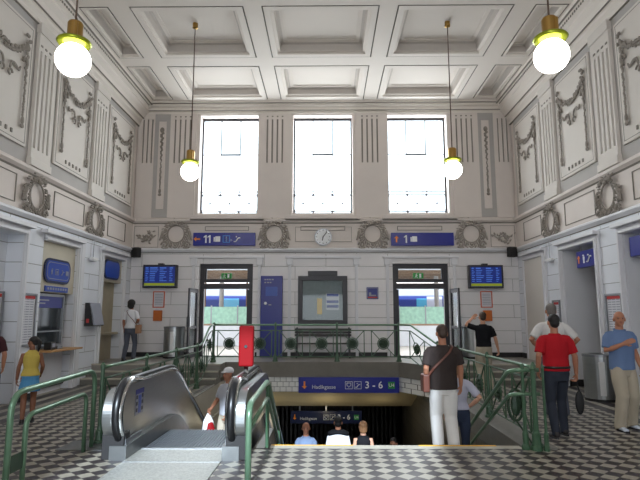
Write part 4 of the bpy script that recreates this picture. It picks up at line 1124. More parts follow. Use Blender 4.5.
# handrail between escalator and stairs
def stair_z(y): return 0.0 if y < 7.16 else -(y - 7.16) * 0.5333
t = thing('stair_handrail', (-0.76, 5.35, 0), 0, 'green double handrail between the escalator and the stairs', 'railing')
pts = [(0, 0, 0), (0, 0, 0.80), (0, 1.70, 0.83)] + [(0, 1.70 + d, 0.83 - d * 0.56) for d in (2.0, 4.0, 6.4)]
MB().tube(bend(pts, 0.16), 0.032, 10, hint=(1, 0, 0)).build('upper_handrail', 'greenp', t, smooth=True)
pts = [(0, 0.03, 0.56), (0, 1.72, 0.62)] + [(0, 1.72 + d, 0.62 - d * 0.56) for d in (2.0, 4.0, 6.4)]
MB().tube(bend(pts, 0.12), 0.024, 10, hint=(1, 0, 0)).build('lower_handrail', 'greenp', t, smooth=True)
for d in (1.70, 3.4, 5.2):
    zt = 0.83 if d < 1.70 else 0.83 - (d - 1.70) * 0.56
    zb = 0.0 if d < 1.8 else -(d - 1.8) * 0.57
    MB().tube([(0, d, zb), (0, d, zt)], 0.024, 8).build('post', 'green', t)
# right-hand stair handrail with its return at the head of the stairs
t = thing('stair_handrail', (2.38, 7.0, 0), 0, 'green double handrail running down the right side of the stairs', 'railing')
MB().tube(bend([(0.36, -0.02, 0.98), (0.08, -0.02, 0.98), (0.0, 0.08, 0.95), (0, 2.2, -0.20), (0, 2.3, -0.52)], 0.1), 0.028, 10).build('upper_handrail', 'greenp', t, smooth=True)
MB().tube(bend([(0.36, -0.02, 0.68), (0.08, -0.02, 0.68), (0.0, 0.08, 0.65), (0, 2.0, -0.38), (0, 2.3, -0.52)], 0.1), 0.024, 10).build('lower_handrail', 'greenp', t, smooth=True)
for x, y, r in ((0.15, -0.02, 0.035), (0.27, -0.06, 0.05), (0.38, -0.10, 0.026)):
    mb = MB(); mb.lathe([(r * 1.5, 0.0), (r * 1.5, 0.05), (r * 1.1, 0.07), (r * 1.1, 0.2), (r * .7, 0.23), (r * .6, 0.98), (r * .9, 1.0), (r * .3, 1.06)], 10, (x, y, 0)); mb.build('post', 'green', t)
mb = MB(); mb.tube([(0.155 + 0.0 * k, -0.02, 0.0) if False else (0.14 + 0.10 * cos(2 * pi * k / 16), 0.25, 0.5 + 0.2 * sin(2 * pi * k / 16)) for k in range(16)], 0.02, 6, closed=True)
mb.ball((0.14, 0.25, 0.5), (0.07, 0.03, 0.15), 8, 5)
for z in (0.72, 0.9): mb.tube([(0.14, 0.25, 0.70), (0.25, 0.0, 0.98)], 0.012, 6)
mb.tube([(0.14, 0.25, 0.3), (0.25, 0.0, 0.05)], 0.012, 6); mb.build('ornament', 'greend', t)

# ------------------------------------------------------------------ escalator
t = thing('escalator', (-1.78, 6.3, 0), 0, 'steel escalator with black handrails going down beside the stairs', 'escalator')
def esc_prof(zt, zb, y0, r, n=8):
    """side outline (y,z): rounded newel, level, then sloping down"""
    cz = (zt + zb) / 2; R = (zt - zb) / 2
    pts = [(y0 + r - r * sin(pi * k / (2 * n) * 1.0) if False else y0 + R * (1 - cos(-pi / 2 + pi * k / n)) if False else y0 + R - R * sin(pi * k / n), cz - R * cos(pi * k / n)) for k in range(n + 1)]
    return pts
def slope_top(y): return 0.0 if y < 2.0 else (-(y - 2.0) ** 2 * 0.45 if y < 2.6 else -0.162 - (y - 2.6) * 0.577)
def ypos(): return [0.6 + 0.2 * k for k in range(13)] + [3.6, 5.0, 7.2]
R_ = 0.40
def side_poly(zt, zb):
    cz = (zt + zb) / 2; R = (zt - zb) / 2
    top = [(y, zt + slope_top(y)) for y in ypos()]
    bot = [(y, zb + slope_top(y)) for y in ypos()][::-1]
    arc = [(R + 0.02 - R * cos(a), cz + R * sin(a)) for a in [(-pi / 2) + pi * k / 26 for k in range(27)]]
    return bot + arc + top   # clockwise in (y,z) is fine, normals are recalculated
for s, nm in ((-1, 'left'), (1, 'right')):
    xi = s * 0.60; xo = s * 0.90
    pl = MB(); pl.prism(side_poly(0.83, 0.16), 'X', xi + s * 0.04, xi + s * 0.10); bal = pl.build('balustrade', 'steel', t, bevel=0.004)
    # sloping deck and outer cladding
    pl = MB(); pl.prism([(0.10, 0.0), (0.10, 0.16)] + [(y, 0.17 + slope_top(y)) for y in ypos()] + [(y, -0.6 + slope_top(y)) for y in ypos()][::-1] + [(0.6, 0.0)], 'X', xi - s * 0.04, xi + s * 0.16); pl.build('skirt', 'steeld', t)
    pl = MB(); pl.prism(side_poly(0.80, 0.20), 'X', xi + s * 0.12, xi + s * 0.24); pl.build('outer_cladding', 'steel', t, bevel=0.01)
    pl = MB(); pl.box(xi - s * 0.0, xi + s * 0.26, 0.12, 0.32, 0.0, 0.30); pl.build('newel_base', 'black', t, bevel=0.01)
    pl = MB(); pl.box(xi - s * 0.01, xi + s * 0.02, 0.16, 0.70, 0.0, 0.22); pl.build('skirt_cap', 'aluf', t)
    # handrail: belt round the newel then along the top
    zt, zb = 0.90, 0.14; cz = (zt + zb) / 2; R = (zt - zb) / 2
    path = [(xi + s * 0.07, 0.55, zb)] + [(xi + s * 0.07, R + 0.0 - R * cos(a), cz + R * sin(a)) for a in [(-pi / 2) + pi * k / 28 for k in range(29)]] + [(xi + s * 0.07, y, zt + slope_top(y)) for y in ypos()[1:]]
    MB().tube(path, [(0.045, 0.028)] * len(path), 8, hint=(1, 0, 0)).build('handrail', 'rubber', t, smooth=True)
    p2 = [(x, y + 0.045 if i < 30 else y, z if i < 30 else z - 0.045) for i, (x, y, z) in enumerate(path)]
    MB().tube(p2, [(0.075, 0.03)] * len(p2), 8, hint=(1, 0, 0)).build('handrail_guide', 'chrome', t, smooth=True)
mb = MB(); mb.box(-0.56, 0.56, -1.0, 0.62, -0.05, 0.012); mb.build('comb_plate', 'comb', t)
mb = MB(); mb.box(-0.56, 0.56, 0.60, 0.66, 0.0, 0.02); mb.box(-0.56, 0.56, 0.0, 0.012, 0.012, 0.016); mb.build('comb_edge', 'aluf', t)
for k in range(16):
    y = 0.66 + 0.40 * k; z = 0.0 if y < 1.5 else -(y - 1.5 - 0.0) * 0.5774
    if k < 3: z = -0.004 * k
    q = MB(); q.box(-0.55, 0.55, y, y + 0.395, z - 0.25, z - 0.015)
    for i in range(27): q.box(-0.545 + i * 0.0405, -0.525 + i * 0.0405, y + 0.005, y + 0.39, z - 0.015, z)
    q.build('step', 'treads', t)
o = MB().box(-0.45, 0.45, -0.5, 0.0, 0, 0.01).build('floor_plate', 'steeld', None); o.location = (-2.95, 7.35, 0.0); tag(o, 'grey metal floor plate at the foot of guard rail beside the escalator', 'floor plate')
# notice on the inner side of left balustrade
q = thing('escalator_notice', (-1.78 - 0.638, 7.0, 0.58), pi / 2, 'small blue and white safety notice stuck on left escalator panel', 'notice')
MB().box(-0.15, 0.15, -0.004, 0, -0.16, 0.16).build('sticker', 'print', q); MB().box(-0.15, 0.15, -0.007, -0.004, 0.10, 0.16).build('header_bar', 'blue', q)
MB().box(-0.04, 0.05, -0.007, -0.004, -0.14, 0.08).build('centre_strip', 'oval', q)
mb = MB(); [mb.box(sx * .1 - .025, sx * .1 + .025, -.007, -.004, z_, z_ + .045) for sx in (-1, 1) for z_ in (-.12, -.04, .04)]; mb.build('symbols', 'frame', q)
# red emergency stop box on its pole
t = thing('emergency_stop_box', (-1.09, 7.32, 0.66), 0, 'red box on a chrome pole above right escalator handrail', 'emergency box')
MB().lathe([(0.03, 0.0), (0.03, 0.34)], 12).build('pole', 'chrome', t, smooth=True)
MB().box(-0.10, 0.10, -0.06, 0.06, 0.33, 0.88).build('box', 'redbox', t, bevel=0.025)
mb = MB(); mb.lathe([(0.022, -0.075), (0.022, -0.055)], 12, (0, 0, 0.60), 'Y'); mb.build('button', 'frame', t)

# ------------------------------------------------------------------ platform outside
mb = MB(); mb.box(-30, 30, YB + 0.6, 60, 0.1, ZP - 0.01); struct('floor_platform', mb, 'pave')
t = thing('platform_canopy', (0, 0, 0), 0, 'long brown boarded platform canopy outside behind the open doors', 'canopy')
MB().box(-20, 20, 20.5, 29, 3.55, 3.75).build('roof', 'canopy', t); MB().box(-20, 20, 20.4, 20.6, 3.45, 3.95).build('fascia_board', 'trainr', t)
mb = MB(); [mb.box(-20, 20, 21.5 + 1.8 * k, 21.6 + 1.8 * k, 3.40, 3.55) for k in range(4)]; mb.build('purlins', 'canopy', t)
for x in (-6.2, -4.05, -3.55, 6.1, 7.2):
    MB().lathe([(0.05, ZP), (0.05, 3.4)], 8, (x, 27.0, 0)).build('slim_post', 'canopy', t)
for x in (-4.6, 4.85):
    MB().lathe([(0.14, ZP), (0.14, ZP + 0.3), (0.10, ZP + 0.35), (0.10, 3.4)], 14, (x, 23.2, 0)).build('column', 'post', t)
def fence(x0, x1, label):
    t = thing('glass_fence', (0, 22.0, 0), 0, label, 'fence', 'green tinted screens beyond the doors')
    MB().box(x0, x1, 0, 0.03, 1.35, 2.05).build('glass_panels', 'fence', t)
    MB().box(x0, x1, -0.03, 0.06, ZP, 1.28).build('low_wall', 'trainr', t); MB().box(x0, x1, -0.05, 0.08, 1.28, 1.35).build('coping', 'canopy', t)
    mb = MB(); x = x0
    while x <= x1: mb.box(x, x + 0.05, -0.02, 0.05, 1.35, 2.1); x += 1.1
    mb.build('uprights', 'aluf', t)
fence(-7, -1.2, 'green tinted glass screen seen through left platform door'); fence(0.8, 8, 'green tinted glass screen seen through right platform door')
t = thing('far_canopy', (0, 36, 0), 0, 'distant brown station canopy beyond the blue train', 'canopy')
MB().box(-25, 25, 0, 5, 3.55, 3.9).build('roof', 'canopyd', t); MB().box(-25, 25, 4.0, 4.3, 0.3, 3.55).build('rear_wall', 'canopyd', t)
t = thing('train', (0, 31, 0), 0, 'blue passenger train standing at the platform outside both doors', 'train')
MB().box(-22, 22, 0, 2.9, 1.2, 2.85).build('car_body', 'train', t, bevel=0.05)
MB().prism([(0.0, 2.85), (2.9, 2.85), (2.6, 3.25), (0.3, 3.25)], 'X', -22, 22).build('roof', 'roofg', t)
MB().box(-22, 22, 0.2, 2.7, 0.3, 1.2).build('undercarriage', 'bench', t)
x = -20
while x < 21:
    MB().box(x, x + 1.1, -0.02, 0.02, 2.2, 2.68).build('window', 'teal', t, bevel=0.01); x += 2.3
for x in (-8.6, -1.0, 5.9, 13.0):
    MB().box(x, x + 0.9, -0.03, 0.02, 1.25, 2.8).build('door', 'print', t)

# ------------------------------------------------------------------ people
def cloth(name, rgb, rough=0.85, var=0.12):
    return mat(name, rgb, rough, var=var, nscale=7, bump=0.55, bscale=9, stretch=(1, 1, 0.5), spec=0.2)
C_ = {k: cloth('cloth_' + k, v) for k, v in dict(white=(222, 222, 226), black=(26, 26, 30), red=(170, 26, 36), polo=(104, 126, 164), brown=(56, 48, 46), denim=(52, 60, 80), denimd=(50, 54, 64), grey=(190, 192, 200),
     beige=(178, 168, 150), offwhite=(214, 212, 210), yellow=(190, 168, 84), skyblue=(80, 138, 180), jgrey=(88, 92, 104), lav=(186, 186, 204), paleblue=(122, 140, 170), maroon=(62, 34, 38), plum=(28, 24, 30)).items()}
M.update({'c_' + k: v for k, v in C_.items()})
def skinmat(name, rgb): return mat(name, rgb, 0.55, var=0.06, nscale=9, spec=0.35)
M['skin'] = skinmat('skin_light', (206, 156, 130)); M['skint'] = skinmat('skin_tanned', (176, 122, 96)); M['skind'] = skinmat('skin_brown', (132, 88, 66))
M['hair'] = mat('hair_black', (26, 22, 22), 0.6, var=0.3, nscale=40, bump=0.5, bscale=80, stretch=(1, 1, .2))
M['hairb'] = mat('hair_brown', (62, 46, 36), 0.6, var=0.3, nscale=40, bump=0.5, bscale=80, stretch=(1, 1, .2))
M['hairg'] = mat('hair_grey', (112, 106, 102), 0.6, var=0.3, nscale=40, bump=0.5, bscale=80, stretch=(1, 1, .2))
M['hairf'] = mat('hair_fair', (150, 108, 74), 0.6, var=0.3, nscale=40, bump=0.5, bscale=80, stretch=(1, 1, .2))
M['shoe'] = mat('shoe_dark', (36, 30, 30), 0.5); M['shoew'] = mat('shoe_sport', (196, 204, 216), 0.6, var=0.15, nscale=20); M['sole'] = mat('shoe_sole', (70, 70, 74), 0.7)
M['bagb'] = mat('leather_brown', (92, 50, 38), 0.45, var=0.15); M['bagk'] = mat('bag_black', (22, 22, 24), 0.6); M['bagt'] = mat('bag_tan', (150, 112, 84), 0.6)
M['eye'] = mat('eye_dark', (30, 24, 22), 0.3); M['lip'] = mat('lips', (150, 84, 76), 0.5); M['belt'] = mat('belt_leather', (30, 24, 22), 0.4)

def solid(name, mbs, m, parent, voxel, smooth=2):
    """one continuous surface grown from overlapping rounded limbs"""
    dg = None; out = bmesh.new()
    for mb, vx, sm in mbs:
        o = mb.build('tmp', m)
        r = o.modifiers.new('r', 'REMESH'); r.mode = 'VOXEL'; r.voxel_size = vx; r.use_smooth_shade = True
        if sm:
            s_ = o.modifiers.new('s', 'SMOOTH'); s_.factor = 0.5; s_.iterations = sm
        dg = bpy.context.evaluated_depsgraph_get(); me = bpy.data.meshes.new_from_object(o.evaluated_get(dg))
        out.from_mesh(me); old = o.data
        bpy.data.objects.remove(o); bpy.data.meshes.remove(old); bpy.data.meshes.remove(me)
    me = bpy.data.meshes.new(name); out.to_mesh(me); out.free()
    for p in me.polygons: p.use_smooth = True
    me.materials.clear(); me.materials.append(M[m])
    o = bpy.data.objects.new(name, me); COL.objects.link(o); o.parent = parent
    return o

def person(label, loc, rz, H=1.75, skin='skin', hair=('short', 'hairb'), top=('c_white', 'short'), low=('c_denim', 'trousers'), shoe='shoe',
           arms=None, legs=None, head_yaw=0, head_pitch=0, belt=False, build=1.0, female=False, cap=None, face=True, group=None, lean=0.0, collar=False, sh=None):
    """local frame: +Y is where the person faces, +X is their right, feet at z = 0 (before scaling to height H)"""
    k = H / 1.75; bw_ = build
    root = thing('person', loc, rz, label, 'person', group)
    def V(x, y, z): return Vector((x * k, y * k, z * k))
    shw = 0.155 if female else 0.178
    hipw = 0.092
    legs = legs or {}; arms = arms or {}
    def lz(z): return lean * max(0, z - 0.95)
    J = {}
    for s, nm in ((1, 'R'), (-1, 'L')):
        f = legs.get(nm, (s * 0.10, 0.0))          # foot (ankle) position x, y, [z]
        fx, fy = f[0], f[1]; fz = f[2] if len(f) > 2 else 0.0
        hip = Vector((s * hipw, 0, 0.92)); ank = Vector((fx, fy - 0.03, 0.085 + fz))
        d = ank - hip; L1, L2 = 0.435, 0.42; dist = min(d.length, L1 + L2 - 0.003)
        a = (L1 * L1 - L2 * L2 + dist * dist) / (2 * dist); hgt = sqrt(max(0, L1 * L1 - a * a))
        dn = d.normalized(); fw = Vector((0, 1, 0)); fw = (fw - fw.dot(dn) * dn).normalized()
        knee = hip + dn * a + fw * hgt
        J['hip' + nm], J['knee' + nm], J['ank' + nm] = hip, knee, hip + dn * dist
        S = Vector((s * shw * bw_, lz(1.42) - 0.005, 1.385))
        A = arms.get(nm)
        if A is None: A = ((s * (shw + 0.055) * bw_, -0.03, 1.13), (s * (shw + 0.07) * bw_, 0.05, 0.885), None)
        J['sho' + nm], J['elb' + nm], J['wri' + nm] = S, Vector(A[0]), Vector(A[1])
        J['elb' + nm].y += lz(1.2) * .5
        J['pal' + nm] = A[2] if len(A) > 2 else None
        J['curl' + nm] = A[3] if len(A) > 3 else 0.7
    def T(v): return v * k
    # ---- body: one surface
    b = MB(); b2 = MB()
    wst, hp_, ch, shd = (0.125, 0.165, 0.145, 0.15) if female else (0.145, 0.16, 0.165, 0.17)
    torso = [((0, 0, 0.92), (hp_ * .9, .098)), ((0, 0, 0.97), (hp_ * .97, .108)), ((0, 0.005, 1.10), (wst * bw_, .095 * bw_)), ((0, 0.01 + lz(1.25), 1.25), (ch * bw_, .115 * bw_)), ((0, lz(1.35), 1.35), (shd * bw_ * .95, .095)), ((0, lz(1.41), 1.41), (shd * .72, .075)), ((0, lz(1.455), 1.455), (.068, .058))]
    b.limb([T(Vector(p)) for p, r in torso], [(r[0] * k, r[1] * k) for p, r in torso], 20, hint=(1, 0, 0))
    nb = Vector((0, lz(1.46), 1.45)); hc = Vector((0, lz(1.62) + 0.018, 1.635))
    b.limb([T(nb), T(hc + Vector((0, -0.02, -0.07)))], [0.058 * k, 0.054 * k], 14)
    Rh = Matrix.Rotation(head_yaw, 3, 'Z') @ Matrix.Rotation(head_pitch, 3, 'X')
    def Hd(x, y, z): return T(hc + Rh @ Vector((x, y, z)))
    b.ball(Hd(0, -0.012, 0.025), (0.076 * k, 0.096 * k, 0.09 * k), 20, 14, Rh)
    b.ball(Hd(0, 0.018, -0.035), (0.060 * k, 0.070 * k, 0.083 * k), 18, 12, Rh)
    b.ball(Hd(0, 0.062, -0.092), (0.026 * k, 0.022 * k, 0.020 * k), 10, 8, Rh)
    b.limb([Hd(0, 0.083, 0.008), Hd(0, 0.104, -0.028)], [0.010 * k, 0.016 * k], 8)
    for s in (-1, 1):
        b.ball(Hd(s * 0.079, -0.008, -0.012), (0.012 * k, 0.022 * k, 0.034 * k), 10, 8, Rh)
    hands = []
    for s, nm in ((1, 'R'), (-1, 'L')):
        S, E, W_ = J['sho' + nm], J['elb' + nm], J['wri' + nm]
        b.limb([T(S + Vector((-s * .04, 0, -.01))), T(S), T(S.lerp(E, .5)), T(E), T(E.lerp(W_, .3)), T(W_)],
               [.046 * k, .050 * k * bw_, .044 * k * bw_, .040 * k, .041 * k, .027 * k], 14)
        Hp, Kn, An = J['hip' + nm], J['knee' + nm], J['ank' + nm]
        b.limb([T(Hp), T(Hp.lerp(Kn, .45)), T(Kn), T(Kn.lerp(An, .3)), T(An)], [.088 * k, .077 * k, .056 * k, .058 * k, .038 * k], 14)
        b.limb([T(An + Vector((0, -.01, -.03))), T(An + Vector((s * .015, .13, -.055)))], [(.034 * k, .036 * k), (.036 * k, .022 * k)], 12, hint=(1, 0, 0))
        # hand with palm, four fingers and thumb
        d = (W_ - E).normalized()
        n = J['pal' + nm]; n = Vector(n) if n else Vector((-s, 0, 0))          # palm normal
        n = (n - n.dot(d) * d).normalized(); w_ = d.cross(n).normalized()
        if w_.y < 0 and n.x * s < -0.5: w_ = -w_
        # w_ points to the thumb side
        h = MB(); P0 = W_
        h.limb([T(P0 - d * .02), T(P0 + d * .03), T(P0 + d * .075)], [(.025 * k, .02 * k), (.037 * k, .016 * k), (.041 * k, .014 * k)], 14, hint=tuple(w_))
        cu = J['curl' + nm]
        for i, L_ in enumerate((.072, .080, .074, .058)):
            o = w_ * (.030 - .020 * i); p = P0 + d * .078 + o; pts = [p - d * .02]; a = 0.15 * cu; dd = d
            for sg in (.42, .33, .25):
                a += cu * 0.55; dd = (d * cos(a) + n * sin(a)); p = p + dd * L_ * sg * 1.25; pts.append(p)
            h.limb([T(q) for q in pts], [.0098 * k, .0092 * k, .0086 * k, .0075 * k], 8)
        p = P0 + d * .025 + w_ * .026; q = p + (d * .6 + w_ * .65 + n * .25).normalized() * .038; q2 = q + (d * .85 + w_ * .15 + n * (.2 + .4 * cu)).normalized() * .032
        h.limb([T(p - w_ * .01), T(q), T(q2)], [.014 * k, .0115 * k, .009 * k], 8)
        hands.append((h, .0052 * k, 1))
    body = solid('body', [(b, .0085 * k, 3)] + hands, skin, root, 0)
    # ---- face
    if face:
        for s in (-1, 1):
            MB().ball(Hd(s * 0.031, 0.078, 0.004), (.011 * k, .006 * k, .006 * k), 8, 6, Rh).build('eye', 'eye', root)
            MB().limb([Hd(s * 0.018, 0.087, 0.024), Hd(s * 0.045, 0.077, 0.024)], [.004 * k, .003 * k], 6).build('eyebrow', hair[1], root)
        MB().limb([Hd(-0.022, 0.083, -0.056), Hd(0, 0.090, -0.055), Hd(0.022, 0.083, -0.056)], [.003 * k, .0055 * k, .003 * k], 6).build('mouth', 'lip', root)
    # ---- hair or cap
    kind, hm = hair
    if kind == 'short':
        h = MB(); h.ball(Hd(0, -0.027, 0.045), (0.083 * k, 0.095 * k, 0.082 * k), 18, 12, Rh); h.ball(Hd(0, -0.055, -0.01), (0.070 * k, 0.062 * k, 0.075 * k), 16, 10, Rh)
        solid('hair', [(h, .009 * k, 1)], hm, root, 0)
    elif kind == 'bald':
        h = MB(); h.ball(Hd(0, -0.040, 0.0), (0.0815 * k, 0.076 * k, 0.045 * k), 18, 12, Rh)
        solid('hair', [(h, .009 * k, 1)], hm, root, 0)
    elif kind == 'bob':
        h = MB(); h.ball(Hd(0, -0.028, 0.045), (0.09 * k, 0.10 * k, 0.085 * k), 18, 12, Rh); h.limb([Hd(0, -0.05, 0.0), Hd(0, -0.055, -0.075)], [(0.086 * k, 0.066 * k), (0.082 * k, 0.055 * k)], 18, hint=(1, 0, 0))
        solid('hair', [(h, .010 * k, 1)], hm, root, 0)
    elif kind == 'bushy':
        h = MB(); h.ball(Hd(0, -0.035, 0.035), (0.112 * k, 0.115 * k, 0.108 * k), 18, 12, Rh); h.ball(Hd(0, -0.065, -0.05), (0.105 * k, 0.075 * k, 0.10 * k), 16, 10, Rh)
        solid('hair', [(h, .011 * k, 1)], hm, root, 0)
    elif kind == 'ponytail':
        h = MB(); h.ball(Hd(0, -0.03, 0.045), (0.086 * k, 0.098 * k, 0.084 * k), 18, 12, Rh); h.ball(Hd(0, -0.06, 0), (0.072 * k, 0.06 * k, 0.07 * k), 14, 10, Rh)
        h.limb([Hd(0, -0.11, 0.05), Hd(0, -0.155, 0.02), Hd(0, -0.15, -0.09), Hd(0.01, -0.13, -0.19)], [0.035 * k, 0.04 * k, 0.034 * k, 0.015 * k], 10)
        solid('hair', [(h, .010 * k, 1)], hm, root, 0)
    if cap:
        h = MB(); h.ball(Hd(0, -0.014, 0.062), (0.086 * k, 0.104 * k, 0.07 * k), 20, 12, Rh)
        h.limb([Hd(0, 0.06, 0.052), Hd(0, 0.125, 0.04)], [(0.072 * k, 0.008 * k), (0.055 * k, 0.006 * k)], 14, hint=tuple(Rh @ Vector((1, 0, 0))))
        solid('cap', [(h, .006 * k, 1)], cap, root, 0)
    # ---- top
    tm, sl = top[0], top[1]; hem = top[2] if len(top) > 2 else 0.90
    g = MB(); e = .017
    tt = [((0, 0, hem), (hp_ * bw_ + .022, .135)), ((0, 0, 0.98), (hp_ * bw_ + .018, .132)), ((0, 0.008, 1.10), ((wst + (.012 if female else .028)) * bw_, .118 * bw_)), ((0, 0.012 + lz(1.25), 1.25), (ch * bw_ + e, .13 * bw_)), ((0, lz(1.36), 1.36), (shd * bw_ + e, .116)), ((0, lz(1.415), 1.415), (shd * .86 + e * .4, .098)), ((0, lz(1.45), 1.45), (shd * .56, .082)), ((0, lz(1.475), 1.475), (.078, .072))]
    g.tube([T(Vector(p)) for p, r in tt], [(r[0] * k, r[1] * k) for p, r in tt], 22, hint=(1, 0, 0))
    if female:
        for s in (-1, 1): g.ball(T(Vector((s * .07, .085 + lz(1.26), 1.26))), .06 * k, 12, 8)
    for s, nm in ((1, 'R'), (-1, 'L')):
        S, E, W_ = J['sho' + nm], J['elb' + nm], J['wri' + nm]
        if sl in ('short', 'long'):
            fr = 0.82 if sl == 'short' else 1.0
            pts = [S + Vector((-s * .07, 0, .018)), S + Vector((-s * .02, 0, .006)), S.lerp(E, .15), S.lerp(E, .5), S.lerp(E, fr)]; rr = [.052, .060, .066, .065, .064]
            if sl == 'long': pts += [E.lerp(W_, .4), E.lerp(W_, .93)]; rr += [.054, .042]
            g.limb([T(q) for q in pts[:-1]], [x * k * bw_ for x in rr[:-1]], 14); g.tube([T(q) for q in pts[-3:]], [x * k * bw_ for x in rr[-3:]], 14)
    tp = solid('top', [(g, .0105 * k, 3)], tm, root, 0)
    if collar:
        c_ = MB(); c_.tube([T(Vector((.078 * cos(a), .068 * sin(a) + lz(1.47), 1.475 - .012 * sin(a)))) for a in [2 * pi * q / 16 for q in range(16)]], [(.010 * k, .02 * k)] * 16, 6, hint=(0, 0, 1), closed=True); c_.build('collar', tm, root, smooth=True)
    # ---- lower garment
    lm, lk = low[0], low[1]
    g = MB()
    g.tube([T(Vector((0, 0, z))) for z in (0.785, 0.88, 0.95, 1.02)], [(x * k, y * k) for x, y in ((.150, .100), (hp_ * bw_ + .012, .122), (hp_ * bw_ + .010, .125), ((wst + .02) * bw_, .112 * bw_))], 20, hint=(1, 0, 0))
    for s, nm in ((1, 'R'), (-1, 'L')):
        Hp, Kn, An = J['hip' + nm], J['knee' + nm], J['ank' + nm]
        if lk == 'trousers':
            g.tube([T(Hp + Vector((-s * .01, 0, .02))), T(Hp.lerp(Kn, .45)), T(Kn), T(Kn.lerp(An, .45)), T(An + Vector((0, .0, -.02))), T(An + Vector((0, .015, -.055)))], [x * k for x in (.104, .106, .090, .086, .082, .086)], 16)
        elif lk == 'jeans':
            g.tube([T(Hp + Vector((-s * .01, 0, .02))), T(Hp.lerp(Kn, .45)), T(Kn), T(Kn.lerp(An, .45)), T(An + Vector((0, .0, -.01))), T(An + Vector((0, .01, -.045)))], [x * k for x in (.099, .090, .069, .068, .058, .060)], 16)
        elif lk == 'shorts':
            g.tube([T(Hp + Vector((-s * .01, 0, .02))), T(Hp.lerp(Kn, .55))], [.1 * k, .098 * k], 16)
    if lk == 'skirt':
        g.tube([T(Vector((0, 0, z))) for z in (0.64, 0.75, 0.88)], [(x * k, y * k) for x, y in ((.21, .165), (.19, .145), (.165, .12))], 20, hint=(1, 0, 0))
    solid({'jeans': 'jeans'}.get(lk, lk), [(g, .0105 * k, 3)], lm, root, 0)
    if belt:
        c_ = MB(); c_.tube([T(Vector(((wst * bw_ + .038) * cos(a), (.132) * bw_ * sin(a), .985))) for a in [2 * pi * q / 24 for q in range(24)]], [(.018 * k, .006 * k)] * 24, 6, hint=(0, 0, 1), closed=True); c_.build('belt', 'belt', root, smooth=True)
    # ---- shoes
    for s, nm in ((1, 'R'), (-1, 'L')):
        An = J['ank' + nm]; z0 = An.z - .085
        A_ = MB(); A_.limb([T(An + Vector((0, -.035, -.035))), T(An + Vector((s * .005, .04, -.045))), T(An + Vector((s * .02, .145, -.055)))], [(.040 * k, .042 * k), (.044 * k, .036 * k), (.042 * k, .024 * k)], 14, hint=(1, 0, 0))
        A_.tube([T(An + Vector((0, -.01, -.03))), T(An + Vector((0, -.015, .015)))], [.044 * k, .046 * k], 12)
        so_ = solid('shoe', [(A_, .008 * k, 1)], shoe, root, 0)
        c = T(Vector((An.x, An.y, z0)))
        pts = [(c.x + s * .008 * k + .047 * k * cos(a) , c.y + .055 * k + .145 * k * sin(a)) for a in [2 * pi * q / 18 for q in range(18)]]
        MB().prism(pts, 'Z', c.z + .001, c.z + .022 * k).build('sole', 'sole', so_)
    root['J'] = 0; del root['J']
    mw = Matrix.Translation(Vector(loc)) @ Matrix.Rotation(rz, 4, 'Z')
    return root, lambda x, y, z: mw @ T(Vector((x, y, z)))

PI_ = pi
# man in blue polo standing at right, facing the camera, one hand raised to his chest
person('bald man in blue polo and beige trousers facing the camera at far right', (4.46, 8.15, 0), PI_ + 0.15, 1.74, 'skint', ('bald', 'hairg'), ('c_polo', 'short', .88), ('c_beige', 'trousers'), 'shoew',
       arms={'R': ((.26, .02, 1.16), (.10, .20, 1.27), (-.7, -.5, 0), .5), 'L': ((-.25, -.03, 1.15), (-.26, .06, .92), None)}, legs={'R': (.13, .06), 'L': (-.15, -.06)}, head_yaw=-0.45, build=1.10, collar=True)
# man in red shirt walking away
rp, rT = person('man in red shirt and dark jeans walking away at right with black pouch', (3.28, 7.70, 0), 0.0, 1.69, 'skint', ('short', 'hair'), ('c_red', 'short', .93), ('c_denimd', 'jeans'), 'shoe',
       arms={'R': ((.265, -.04, 1.14), (.30, .03, .88), None, 1.3), 'L': ((-.27, -.05, 1.15), (-.25, .05, .92), None)}, legs={'R': (.10, .12), 'L': (-.11, -.08)}, build=1.08, belt=True, face=False)
p = rT(.30, .05, .80)
t = thing('pouch', (p.x, p.y, p.z), 0, 'black oval pouch hanging by strap from hand of the red shirt man', 'pouch')
mb = MB(); mb.ball((0.03, 0, -0.32), (0.065, 0.035, 0.165), 16, 12); mb.build('pouch_body', 'bagk', t, smooth=True)
mb = MB(); mb.tube([(0.03, 0, -0.18), (0.0, 0, -0.03), (-0.01, 0, 0.0), (0.0, -0.01, -0.03), (0.04, -.01, -0.18)], 0.007, 6); mb.build('wrist_strap', 'bagk', t)
# tall man behind him with his hands on his hips
person('grey haired man in white shirt with hands on hips behind the red shirt man', (3.95, 9.35, 0), -0.1, 1.88, 'skint', ('short', 'hairg'), ('c_offwhite', 'short', .9), ('c_jgrey', 'trousers'), 'shoe',
       arms={'R': ((.37, -.06, 1.17), (.19, .05, 1.03), (-1, 0, .3), .8), 'L': ((-.35, -.06, 1.17), (-.19, .05, 1.03), (1, 0, .3), .8)}, face=False, build=1.05)
# man in black with one arm raised
person('man in black T-shirt and beige trousers, left arm raised, back to the camera', (3.66, 12.45, 0), 0.05, 1.76, 'skin', ('short', 'hairb'), ('c_black', 'short', .96), ('c_beige', 'trousers'), 'shoe',
       arms={'L': ((-.38, .06, 1.46), (-.20, .16, 1.60), (0, -1, 0), .5), 'R': ((.26, -.05, 1.15), (.34, .02, .90), None)}, face=False)
